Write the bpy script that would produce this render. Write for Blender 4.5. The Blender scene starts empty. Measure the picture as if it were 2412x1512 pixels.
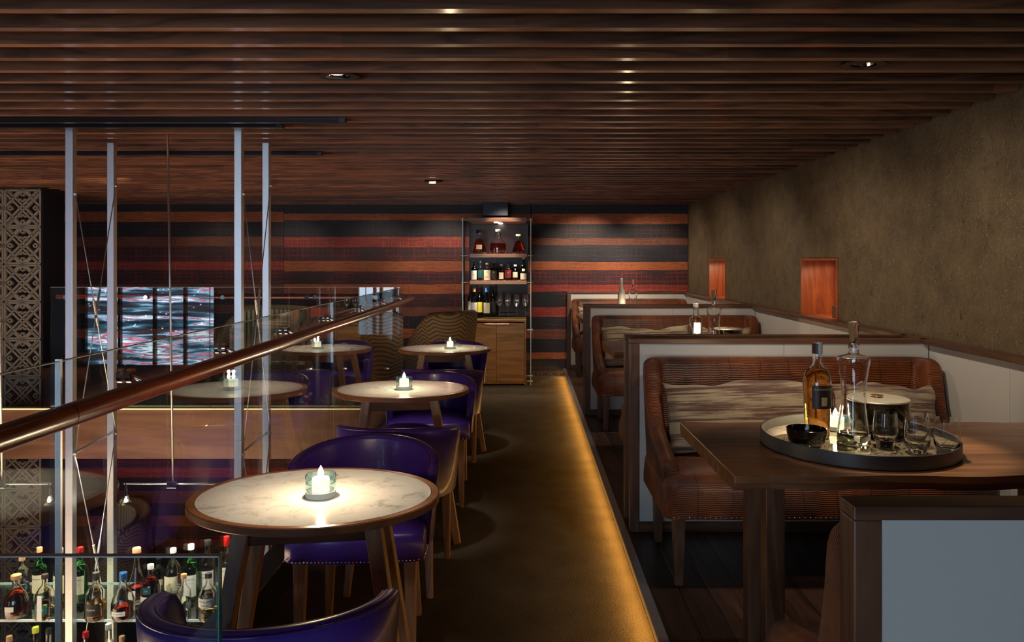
import bpy, math, random
from mathutils import Vector, Matrix
R = math.radians
PI = math.pi
random.seed(7)
sc = bpy.context.scene
COL = sc.collection
# ------------------------------------------------------------------ camera
F, H, VX, VY = 1750.0, 1.403, 1237.0, 614.0
cam_d = bpy.data.cameras.new('camera')
cam_d.sensor_fit = 'HORIZONTAL'; cam_d.sensor_width = 36
cam_d.lens = F / 2412 * 36
cam_d.shift_x = -(VX - 1206) / 2412
cam_d.shift_y = -(756 - VY) / 2412
cam_d.clip_start = 0.02
cam = bpy.data.objects.new('camera', cam_d); COL.objects.link(cam)
cam.location = (0, 0, H); cam.rotation_euler = (R(90), 0, 0)
sc.camera = cam
sc.view_settings.view_transform = 'Standard'
sc.view_settings.look = 'None'
sc.view_settings.exposure = 0.85
sc.view_settings.gamma = 1.0
sc.view_settings.use_curve_mapping = False
cy = sc.cycles
cy.use_denoising = True
cy.max_bounces = 12; cy.transmission_bounces = 12; cy.transparent_max_bounces = 24
cy.glossy_bounces = 5; cy.diffuse_bounces = 3
cy.caustics_reflective = False; cy.caustics_refractive = False
cy.sample_clamp_indirect = 4.0
cy.blur_glossy = 0.5
w = bpy.data.worlds.new('world'); sc.world = w; w.use_nodes = True
w.node_tree.nodes['Background'].inputs[0].default_value = (0.35, 0.45, 0.7, 1)
w.node_tree.nodes['Background'].inputs[1].default_value = 0.02

def spot(loc, tgt, e, col=(1, .78, .52), ang=45, blend=.7, rad=.03):
    l = bpy.data.lights.new('spot', 'SPOT'); l.energy = e; l.color = col
    l.spot_size = R(ang); l.spot_blend = blend; l.shadow_soft_size = rad
    o = bpy.data.objects.new('spot', l); COL.objects.link(o); o.location = loc
    d = Vector(tgt) - Vector(loc); o.rotation_euler = d.to_track_quat('-Z', 'Y').to_euler()
    return o
def point(loc, e, col=(1, .72, .42), rad=.012):
    l = bpy.data.lights.new('point', 'POINT'); l.energy = e; l.color = col; l.shadow_soft_size = rad
    o = bpy.data.objects.new('point', l); COL.objects.link(o); o.location = loc; return o
def area(loc, tgt, e, sx, sy, col):
    l = bpy.data.lights.new('area', 'AREA'); l.energy = e; l.color = col; l.shape = 'RECTANGLE'; l.size = sx; l.size_y = sy
    o = bpy.data.objects.new('area', l); COL.objects.link(o); o.location = loc
    d = Vector(tgt) - Vector(loc); o.rotation_euler = d.to_track_quat('-Z', 'Y').to_euler(); return o
WARM = (1, .70, .42); HAL = (1, .84, .66)
TAB = [(-.595, 2.111), (-.643, 3.856), (-.611, 5.638)]
# downlights over the round tables
for (x, y) in TAB: spot((x + .1, y - .12, 2.06), (x + .02, y + .02, .74), 22, (1, .9, .74), 38, .9)
spot((1.0, 1.75, 2.06), (.72, 1.72, .5), 7, HAL, 60, .9)  # added spot to brighten the near bench seat, no fitting built
spot((1.1, 1.45, 2.06), (1.3, 1.19, 1.0), 3.5, (1, .8, .5), 60, .9)  # added spot to brighten the nearest partition cap, no fitting built
# downlights over the booth tables (one per booth)
PART = [3.607, 6.328, 9.06]
for k, p in enumerate(PART):
    spot((1.19, p - 1.0, 2.06), (1.13, p - 1.28, .8), 42, HAL, 34, .5)
    spot((1.0, p - .75, 2.06), (.9, p - .35, .6), 11, HAL, 70, .8)
    spot((.95, p - .65, 2.06), (1.99, p - .2, .7), 16, HAL, 110, 1)
spot((.95, 7.2, 2.06), (2.0, 7.5, .8), 12, HAL, 110, 1)
spot((.95, 4.3, 2.06), (2.0, 4.55, .8), 14, HAL, 110, 1)
spot((.95, 2.2, 2.06), (2.0, 2.6, .9), 5, HAL, 110, 1)
# wall washers on the textile wall
for x, e in ((-3.75, 6), (-2.85, 7), (-1.8, 8), (-1.0, 20), (-.25, 16), (.75, 40), (1.5, 14)):
    spot((x, 8.15, 2.06), (x, 9.12, 1.2), e, HAL, 74, .8)
# spots for the lattice, far loveseat and lower hall wall
spot((-3.2, 6.1, 2.05), (-4.75, 7.0, .8), 30, (1, .86, .7), 100, 1)  # added to brighten the lattice screen, no fitting built
spot((-2.5, 7.1, 2.06), (-2.75, 7.8, .6), 12, (1, .9, .7), 70, .8)  # added to brighten the loveseat across the void, no fitting built
for x in (-4.6, -3.3, -2.0): spot((x, 7.8, -.45), (x, 9.12, -1.3), 10, (1, .6, .4), 90, .9)
# step LED
area((.455, 4.7, .055), (.2, 4.7, -.06), 8.5, 8.6, .02, (1, .50, .11)).rotation_euler = (0, 0, 0)
led = [o for o in COL.objects if o.type == 'LIGHT'][-1]
led.rotation_euler = (R(0), R(38), R(0)); led.data.size = .02; led.data.size_y = 8.6
# added warm area lamp, unseen below the void and aimed up
# brightens the undersides of the ceiling slats
area((-3.2, 3.6, -1.7), (-2.6, 4.2, 2.1), 110, 2.2, 4.0, (1, .62, .38))

# ------------------------------------------------------------------ materials
MATS = {}
def nmat(name):
    m = bpy.data.materials.new(name); m.use_nodes = True
    nt = m.node_tree; b = nt.nodes['Principled BSDF']; return m, nt, b
def N(nt, t, **kw):
    n = nt.nodes.new(t)
    for k, v in kw.items(): setattr(n, k, v)
    return n
def L(nt, a, b): nt.links.new(a, b)
def plain(name, col, rough=.5, metal=0, spec=.5, coat=0, emis=None, es=0, bump=0, bscale=80, sheen=0):
    m, nt, b = nmat(name)
    b.inputs['Base Color'].default_value = (*col, 1); b.inputs['Roughness'].default_value = rough
    b.inputs['Metallic'].default_value = metal; b.inputs['Specular IOR Level'].default_value = spec
    b.inputs['Coat Weight'].default_value = coat; b.inputs['Sheen Weight'].default_value = sheen
    if emis: b.inputs['Emission Color'].default_value = (*emis, 1); b.inputs['Emission Strength'].default_value = es
    tc = N(nt, 'ShaderNodeTexCoord'); no = N(nt, 'ShaderNodeTexNoise'); no.inputs['Scale'].default_value = bscale
    no.inputs['Detail'].default_value = 4
    L(nt, tc.outputs['Object'], no.inputs['Vector'])
    mr = N(nt, 'ShaderNodeMapRange'); mr.inputs[3].default_value = max(0, rough - .05); mr.inputs[4].default_value = rough + .06
    L(nt, no.outputs['Fac'], mr.inputs[0]); L(nt, mr.outputs[0], b.inputs['Roughness'])
    if bump:
        bp = N(nt, 'ShaderNodeBump'); bp.inputs['Strength'].default_value = bump; bp.inputs['Distance'].default_value = .002
        L(nt, no.outputs['Fac'], bp.inputs['Height']); L(nt, bp.outputs[0], b.inputs['Normal'])
    return m
def mapping(nt, scale=(1, 1, 1), rot=(0, 0, 0), coord='Object', rnd=False):
    tc = N(nt, 'ShaderNodeTexCoord'); mp = N(nt, 'ShaderNodeMapping')
    mp.inputs['Scale'].default_value = scale; mp.inputs['Rotation'].default_value = rot
    L(nt, tc.outputs[coord], mp.inputs['Vector'])
    if rnd:
        oi = N(nt, 'ShaderNodeObjectInfo'); vm = N(nt, 'ShaderNodeVectorMath', operation='SCALE')
        cv = N(nt, 'ShaderNodeCombineXYZ')
        for i in range(3): L(nt, oi.outputs['Random'], cv.inputs[i])
        L(nt, cv.outputs[0], vm.inputs[0]); vm.inputs['Scale'].default_value = 17
        L(nt, vm.outputs[0], mp.inputs['Location'])
    return mp
def ramp(nt, stops, interp='LINEAR'):
    r = N(nt, 'ShaderNodeValToRGB'); r.color_ramp.interpolation = interp
    e = r.color_ramp.elements
    while len(e) > len(stops): e.remove(e[-1])
    while len(e) < len(stops): e.new(.5)
    for i, (p, c) in enumerate(stops):
        e[i].position = p
    for i, (p, c) in enumerate(stops):
        e[i].color = (*c, 1)
    return r
def wood(name, cd, cl, axis='X', rough=.35, sc_=1.0, coat=.15, tone=False, crough=.25):
    m, nt, b = nmat(name)
    s = {'X': (.5, 5, 5), 'Y': (5, .5, 5), 'Z': (5, 5, .5)}[axis]
    mp = mapping(nt, tuple(v * sc_ for v in s), rnd=True)
    n1 = N(nt, 'ShaderNodeTexNoise'); n1.inputs['Scale'].default_value = 1.6; n1.inputs['Detail'].default_value = 3; n1.inputs['Distortion'].default_value = 1.2
    n2 = N(nt, 'ShaderNodeTexNoise'); n2.inputs['Scale'].default_value = 14; n2.inputs['Detail'].default_value = 8; n2.inputs['Roughness'].default_value = .7
    L(nt, mp.outputs[0], n1.inputs['Vector']); L(nt, mp.outputs[0], n2.inputs['Vector'])
    vm = N(nt, 'ShaderNodeMath', operation='MULTIPLY'); L(nt, n1.outputs['Fac'], vm.inputs[0]); vm.inputs[1].default_value = 9
    sn = N(nt, 'ShaderNodeMath', operation='PINGPONG'); L(nt, vm.outputs[0], sn.inputs[0]); sn.inputs[1].default_value = 1
    mx = N(nt, 'ShaderNodeMath', operation='MULTIPLY_ADD'); L(nt, sn.outputs[0], mx.inputs[0]); mx.inputs[1].default_value = .45
    m2 = N(nt, 'ShaderNodeMath', operation='MULTIPLY'); L(nt, n2.outputs['Fac'], m2.inputs[0]); m2.inputs[1].default_value = .75
    L(nt, m2.outputs[0], mx.inputs[2])
    r = ramp(nt, [(.18, cd), (.85, cl)]); L(nt, mx.outputs[0], r.inputs[0])
    out = r.outputs[0]
    if tone:
        at = N(nt, 'ShaderNodeAttribute'); at.attribute_name = 'tone'
        mm = N(nt, 'ShaderNodeMix', data_type='RGBA', blend_type='MULTIPLY'); mm.inputs['Factor'].default_value = 1
        L(nt, out, mm.inputs[6]); L(nt, at.outputs['Color'], mm.inputs[7]); out = mm.outputs[2]
    L(nt, out, b.inputs['Base Color'])
    b.inputs['Roughness'].default_value = rough; b.inputs['Coat Weight'].default_value = coat; b.inputs['Coat Roughness'].default_value = crough
    bp = N(nt, 'ShaderNodeBump'); bp.inputs['Strength'].default_value = .12; bp.inputs['Distance'].default_value = .002
    L(nt, n2.outputs['Fac'], bp.inputs['Height']); L(nt, bp.outputs[0], b.inputs['Normal'])
    return m
def thin_glass(name, tint=(.93, .97, .96), refl=1.0, rough=0):
    """pane glass: what is not mirrored passes straight through"""
    m, nt, b = nmat(name); nt.nodes.remove(b)
    out = nt.nodes['Material Output']
    tr = N(nt, 'ShaderNodeBsdfTransparent'); tr.inputs[0].default_value = (*tint, 1)
    gl = N(nt, 'ShaderNodeBsdfGlossy'); gl.inputs['Roughness'].default_value = rough; gl.inputs[0].default_value = (1, 1, 1, 1)
    fr = N(nt, 'ShaderNodeLayerWeight'); fr.inputs['Blend'].default_value = .5
    pw = N(nt, 'ShaderNodeMath', operation='POWER'); pw.inputs[1].default_value = 5; L(nt, fr.outputs['Facing'], pw.inputs[0])
    sk = N(nt, 'ShaderNodeMath', operation='MULTIPLY_ADD'); sk.inputs[1].default_value = .96; sk.inputs[2].default_value = .04; L(nt, pw.outputs[0], sk.inputs[0])
    mu = N(nt, 'ShaderNodeMath', operation='MULTIPLY', use_clamp=True); mu.inputs[1].default_value = refl
    L(nt, sk.outputs[0], mu.inputs[0])
    mx = N(nt, 'ShaderNodeMixShader'); L(nt, mu.outputs[0], mx.inputs[0]); L(nt, tr.outputs[0], mx.inputs[1]); L(nt, gl.outputs[0], mx.inputs[2])
    L(nt, mx.outputs[0], out.inputs[0]); return m
def glass(name, col=(1, 1, 1), rough=0.0, ior=1.48):
    m, nt, b = nmat(name)
    b.inputs['Base Color'].default_value = (*col, 1); b.inputs['Transmission Weight'].default_value = 1
    b.inputs['Roughness'].default_value = rough; b.inputs['IOR'].default_value = ior
    return m
def emit(name, col, s):
    m, nt, b = nmat(name); nt.nodes.remove(b)
    e = N(nt, 'ShaderNodeEmission'); e.inputs[0].default_value = (*col, 1); e.inputs[1].default_value = s
    L(nt, e.outputs[0], nt.nodes['Material Output'].inputs[0]); return m

M_slat = wood('walnut_slats', (.042, .016, .008), (.24, .095, .042), 'X', .42, 1.2, .7, tone=True, crough=.14)
M_walX = wood('walnut_x', (.04, .016, .009), (.17, .075, .04), 'X')
M_walY = wood('walnut_y', (.04, .016, .009), (.17, .075, .04), 'Y')
M_walZ = wood('walnut_z', (.05, .022, .012), (.19, .085, .045), 'Z')
M_leg = wood('oak_leg', (.12, .055, .025), (.30, .16, .08), 'Z', .4)
M_shw = wood('copper_toned_wood', (.34, .16, .09), (.58, .31, .20), 'X', .3)
M_tleg = wood('table_leg_wood', (.13, .06, .028), (.36, .19, .095), 'Z', .4)
M_slab = wood('slab_walnut', (.085, .034, .014), (.32, .145, .062), 'X', .3, .8, .3)
M_rim = wood('table_rim_wood', (.13, .045, .018), (.30, .12, .05), 'X', .35)
M_cab = wood('cabinet_walnut', (.16, .075, .028), (.38, .20, .08), 'X', .4, .7)
M_fascia = wood('fascia_walnut', (.16, .07, .035), (.34, .17, .09), 'X', .4, .45)
M_floorw = wood('floor_planks_wood', (.03, .014, .008), (.13, .06, .035), 'Y', .4, .8, .1, tone=True)
M_niche = wood('niche_wood', (.20, .045, .014), (.50, .125, .038), 'Z', .35, 1)
M_rail = wood('handrail_wood', (.085, .013, .005), (.20, .040, .012), 'Y', .24, 1.5, .5)
M_dark = plain('dark_ceiling_void', (.006, .005, .005), .8)
M_black = plain('black_metal', (.012, .013, .018), .35, .6)
M_steel = plain('brushed_steel', (.80, .80, .82), .40, 1, bump=.1, bscale=200)
M_chrome = plain('chrome', (.8, .8, .8), .08, 1)
M_brass = plain('brass', (.75, .5, .25), .25, 1)
M_copper = plain('copper', (.9, .45, .3), .3, 1)
M_white = plain('white_leatherette', (.62, .60, .56), .5, bump=.15, bscale=300)
M_purple = plain('purple_leather', (.075, .032, .34), .30, 0, .45, .15, bump=.15, bscale=260)
M_purple2 = plain('purple_piping', (.07, .025, .24), .3, 0, .5, .3)
M_wax_glow = plain('glowing_wax', (.95, .9, .8), .4, emis=(1, .75, .45), es=.9)  # emission stands in for flame light glowing through the candle body
M_wax_glow.node_tree.nodes['Principled BSDF'].inputs['Subsurface Weight'].default_value = .6
M_wax_glow.node_tree.nodes['Principled BSDF'].inputs['Subsurface Radius'].default_value = (.05, .03, .015)
M_milky = plain('milky_glass', (.85, .93, .93), .15, coat=.6)
M_flame = emit('flame', (1, .72, .38), 60)
M_bulb = emit('bulb', (1, .82, .6), 35)
M_pane = thin_glass('balustrade_glass', (.94, .97, .965), 1.9)
M_shelfg = thin_glass('shelf_glass', (.82, .93, .9), 1.6)
M_edge = plain('glass_edge', (.03, .36, .34), .2, 0, .8, emis=None)
M_edgel = plain('glass_top_edge', (.55, .68, .72), .35, 0, .8)
M_clear = glass('clear_glass')
M_thin = thin_glass('tealight_glass', (.93, .985, .99), 1.4)
M_stem = thin_glass('stemware_glass', (.96, .97, .97), 5)
M_aqua = thin_glass('aqua_glass', (.80, .965, .98), 1.6)
M_green = glass('green_glass', (.05, .28, .07))
M_dkglass = glass('dark_glass', (.03, .035, .025))
M_amber = glass('amber_liquid', (.93, .42, .09), 0, 1.36)
M_gold = glass('gold_liquid', (.88, .62, .22), 0, 1.36)
M_red = glass('red_liquid', (.42, .03, .01), 0, 1.36)
M_water = glass('pale_liquid', (.95, .93, .80), 0, 1.33)
M_frost = plain('frosted_glass', (.85, .88, .85), .5)
M_frost.node_tree.nodes['Principled BSDF'].inputs['Transmission Weight'].default_value = .5
M_paper = plain('cream_paper', (.72, .66, .48), .6)
M_paperw = plain('white_paper', (.78, .77, .72), .6)
M_ink = plain('black_ink', (.01, .01, .01), .5)
M_cork = plain('cork', (.55, .28, .12), .6, bump=.3)
M_blackcap = plain('black_cap', (.015, .015, .015), .35)
M_redcap = plain('red_foil', (.45, .01, .01), .3, .3)
M_brown = plain('brown_label', (.035, .014, .008), .4)
M_goldfoil = plain('gold_foil', (.70, .50, .20), .4, 0)
M_ceramic = plain('black_ceramic', (.012, .006, .004), .12, 0, .7, .6)
M_cream = plain('cream_glaze', (.45, .48, .28), .3)
M_bucket = plain('black_enamel', (.004, .005, .008), .06, .2, .8, .8)
M_teal = plain('teal_label', (.01, .10, .10), .4)
M_yellow = plain('yellow_label', (.65, .55, .05), .5)
M_maroon = plain('maroon_label', (.16, .015, .02), .5)
M_blue = plain('blue_foil', (.02, .12, .35), .3, .4)

def marble():
    m, nt, b = nmat('white_marble')
    mp = mapping(nt, (1, 1, 1), rnd=True)
    n = N(nt, 'ShaderNodeTexNoise'); n.inputs['Scale'].default_value = 16; n.inputs['Detail'].default_value = 12; n.inputs['Roughness'].default_value = .68; n.inputs['Distortion'].default_value = .8
    L(nt, mp.outputs[0], n.inputs['Vector'])
    r = ramp(nt, [(.30, (.34, .33, .31)), (.40, (.56, .55, .52)), (.47, (.66, .65, .62)), (.8, (.74, .73, .70))])
    L(nt, n.outputs['Fac'], r.inputs[0]); L(nt, r.outputs[0], b.inputs['Base Color'])
    b.inputs['Roughness'].default_value = .10; b.inputs['Coat Weight'].default_value = .5; b.inputs['Coat Roughness'].default_value = .03
    return m
M_marble = marble()
def carpet():
    m, nt, b = nmat('carpet')
    mp = mapping(nt); n = N(nt, 'ShaderNodeTexNoise'); n.inputs['Scale'].default_value = 160; n.inputs['Detail'].default_value = 6
    n2 = N(nt, 'ShaderNodeTexNoise'); n2.inputs['Scale'].default_value = 5; n2.inputs['Detail'].default_value = 5
    L(nt, mp.outputs[0], n.inputs['Vector']); L(nt, mp.outputs[0], n2.inputs['Vector'])
    a = N(nt, 'ShaderNodeMath', operation='MULTIPLY_ADD'); L(nt, n2.outputs['Fac'], a.inputs[0]); a.inputs[1].default_value = .35
    a2 = N(nt, 'ShaderNodeMath', operation='MULTIPLY'); L(nt, n.outputs['Fac'], a2.inputs[0]); a2.inputs[1].default_value = .7
    L(nt, a2.outputs[0], a.inputs[2])
    r = ramp(nt, [(.3, (.045, .034, .022)), (.75, (.17, .135, .09))]); L(nt, a.outputs[0], r.inputs[0])
    L(nt, r.outputs[0], b.inputs['Base Color']); b.inputs['Roughness'].default_value = .95; b.inputs['Specular IOR Level'].default_value = .1
    bp = N(nt, 'ShaderNodeBump'); bp.inputs['Strength'].default_value = .7; bp.inputs['Distance'].default_value = .006
    L(nt, n.outputs['Fac'], bp.inputs['Height']); L(nt, bp.outputs[0], b.inputs['Normal']); return m
M_carpet = carpet()
def plaster():
    m, nt, b = nmat('straw_plaster')
    mp = mapping(nt); mp2 = mapping(nt, (1, 1, .45))
    n = N(nt, 'ShaderNodeTexNoise'); n.inputs['Scale'].default_value = 6; n.inputs['Detail'].default_value = 10; n.inputs['Roughness'].default_value = .7
    n2 = N(nt, 'ShaderNodeTexNoise'); n2.inputs['Scale'].default_value = 75; n2.inputs['Detail'].default_value = 3; n2.inputs['Distortion'].default_value = 1.5
    v = N(nt, 'ShaderNodeTexNoise'); v.inputs['Scale'].default_value = 120; v.inputs['Detail'].default_value = 1; v.inputs['Distortion'].default_value = 2.5
    for a in (n,): L(nt, mp.outputs[0], a.inputs['Vector'])
    for a in (n2, v): L(nt, mp2.outputs[0], a.inputs['Vector'])
    r = ramp(nt, [(.3, (.085, .056, .029)), (.7, (.19, .132, .068))]); L(nt, n.outputs['Fac'], r.inputs[0])
    pit = ramp(nt, [(.28, (0.25, .25, .25)), (.40, (1, 1, 1))]); L(nt, n2.outputs['Fac'], pit.inputs[0])
    st = ramp(nt, [(.66, (0, 0, 0)), (.72, (1, 1, 1))]); L(nt, v.outputs['Fac'], st.inputs[0])
    mm = N(nt, 'ShaderNodeMix', data_type='RGBA', blend_type='MULTIPLY'); mm.inputs['Factor'].default_value = 1
    L(nt, r.outputs[0], mm.inputs[6]); L(nt, pit.outputs[0], mm.inputs[7])
    m3 = N(nt, 'ShaderNodeMix', data_type='RGBA'); L(nt, st.outputs[0], m3.inputs['Factor']); L(nt, mm.outputs[2], m3.inputs[6]); m3.inputs[7].default_value = (.42, .32, .17, 1)
    L(nt, m3.outputs[2], b.inputs['Base Color']); b.inputs['Roughness'].default_value = .8
    bp = N(nt, 'ShaderNodeBump'); bp.inputs['Strength'].default_value = .8; bp.inputs['Distance'].default_value = .006
    L(nt, n2.outputs['Fac'], bp.inputs['Height']); L(nt, bp.outputs[0], b.inputs['Normal']); return m
M_plaster = plaster()
def corduroy(name='ribbed_orange_fabric', dk=(.045, .014, .010), md=(.06, .013, .006), br=(.36, .088, .014), freq=115):
    m, nt, b = nmat(name)
    tc = N(nt, 'ShaderNodeTexCoord'); sp = N(nt, 'ShaderNodeSeparateXYZ'); L(nt, tc.outputs['Object'], sp.inputs[0])
    no = N(nt, 'ShaderNodeTexNoise'); no.inputs['Scale'].default_value = 9; no.inputs['Detail'].default_value = 2; L(nt, tc.outputs['Object'], no.inputs['Vector'])
    ad = N(nt, 'ShaderNodeMath', operation='ADD'); L(nt, sp.outputs[1], ad.inputs[0]); L(nt, sp.outputs[2], ad.inputs[1])
    a2 = N(nt, 'ShaderNodeMath', operation='MULTIPLY_ADD'); L(nt, no.outputs['Fac'], a2.inputs[0]); a2.inputs[1].default_value = .016; L(nt, ad.outputs[0], a2.inputs[2])
    fr = N(nt, 'ShaderNodeMath', operation='MULTIPLY'); L(nt, a2.outputs[0], fr.inputs[0]); fr.inputs[1].default_value = freq * 2
    pp = N(nt, 'ShaderNodeMath', operation='PINGPONG'); L(nt, fr.outputs[0], pp.inputs[0]); pp.inputs[1].default_value = 1
    # vertical seams
    fx = N(nt, 'ShaderNodeMath', operation='MULTIPLY_ADD'); L(nt, sp.outputs[0], fx.inputs[0]); fx.inputs[1].default_value = 7.0
    nx = N(nt, 'ShaderNodeMath', operation='MULTIPLY'); L(nt, no.outputs['Fac'], nx.inputs[0]); nx.inputs[1].default_value = .35; L(nt, nx.outputs[0], fx.inputs[2])
    f2 = N(nt, 'ShaderNodeMath', operation='FRACT'); L(nt, fx.outputs[0], f2.inputs[0])
    seam = ramp(nt, [(.0, (.12, .1, .1)), (.05, (1, 1, 1))]); L(nt, f2.outputs[0], seam.inputs[0])
    n3 = N(nt, 'ShaderNodeTexNoise'); n3.inputs['Scale'].default_value = 4.5; n3.inputs['Detail'].default_value = 5; L(nt, tc.outputs['Object'], n3.inputs['Vector'])
    c = ramp(nt, [(.36, md), (.62, br)]); L(nt, n3.outputs['Fac'], c.inputs[0])
    ln = ramp(nt, [(.2, (.16, .13, .13)), (.6, (1, 1, 1))]); L(nt, pp.outputs[0], ln.inputs[0])
    m1 = N(nt, 'ShaderNodeMix', data_type='RGBA', blend_type='MULTIPLY'); m1.inputs['Factor'].default_value = 1; L(nt, c.outputs[0], m1.inputs[6]); L(nt, ln.outputs[0], m1.inputs[7])
    m2 = N(nt, 'ShaderNodeMix', data_type='RGBA', blend_type='MULTIPLY'); m2.inputs['Factor'].default_value = 1; L(nt, m1.outputs[2], m2.inputs[6]); L(nt, seam.outputs[0], m2.inputs[7])
    L(nt, m2.outputs[2], b.inputs['Base Color']); b.inputs['Roughness'].default_value = .5; b.inputs['Sheen Weight'].default_value = .05
    bp = N(nt, 'ShaderNodeBump'); bp.inputs['Strength'].default_value = .6; bp.inputs['Distance'].default_value = .004
    L(nt, pp.outputs[0], bp.inputs['Height']); L(nt, bp.outputs[0], b.inputs['Normal']); return m
M_cord = corduroy()
def streaky(name, c1, c2):
    m, nt, b = nmat(name)
    mp = mapping(nt, (5, 1, 110), rnd=True)
    n = N(nt, 'ShaderNodeTexNoise'); n.inputs['Scale'].default_value = 1; n.inputs['Detail'].default_value = 8; n.inputs['Roughness'].default_value = .75; L(nt, mp.outputs[0], n.inputs['Vector'])
    n2 = N(nt, 'ShaderNodeTexNoise'); n2.inputs['Scale'].default_value = .35; L(nt, mp.outputs[0], n2.inputs['Vector'])
    a = N(nt, 'ShaderNodeMath', operation='MULTIPLY_ADD'); L(nt, n2.outputs['Fac'], a.inputs[0]); a.inputs[1].default_value = .9; L(nt, n.outputs['Fac'], a.inputs[2])
    r = ramp(nt, [(.84, c1), (1.0, c2)]); L(nt, a.outputs[0], r.inputs[0]); L(nt, r.outputs[0], b.inputs['Base Color'])
    b.inputs['Roughness'].default_value = .7; b.inputs['Sheen Weight'].default_value = .4
    return m
M_pillow = streaky('striped_pillow_fabric', (.11, .045, .028), (.40, .31, .19))
def herring(name, c1, c2, k=26):
    m, nt, b = nmat(name)
    tc = N(nt, 'ShaderNodeTexCoord'); sp = N(nt, 'ShaderNodeSeparateXYZ'); L(nt, tc.outputs['Object'], sp.inputs[0])
    s = N(nt, 'ShaderNodeMath', operation='ADD'); L(nt, sp.outputs[0], s.inputs[0]); L(nt, sp.outputs[1], s.inputs[1])
    p = N(nt, 'ShaderNodeMath', operation='PINGPONG'); L(nt, s.outputs[0], p.inputs[0]); p.inputs[1].default_value = .045
    a = N(nt, 'ShaderNodeMath', operation='ADD'); L(nt, p.outputs[0], a.inputs[0]); L(nt, sp.outputs[2], a.inputs[1])
    q = N(nt, 'ShaderNodeMath', operation='PINGPONG'); L(nt, a.outputs[0], q.inputs[0]); q.inputs[1].default_value = .5 / k
    mu = N(nt, 'ShaderNodeMath', operation='MULTIPLY'); L(nt, q.outputs[0], mu.inputs[0]); mu.inputs[1].default_value = 2 * k
    r = ramp(nt, [(.3, c1), (.7, c2)]); L(nt, mu.outputs[0], r.inputs[0]); L(nt, r.outputs[0], b.inputs['Base Color'])
    b.inputs['Roughness'].default_value = .6
    return m
M_herr = herring('herringbone_fabric', (.13, .080, .038), (.34, .23, .12))
M_ribb = plain('channel_leather', (.42, .38, .24), .45)

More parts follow.
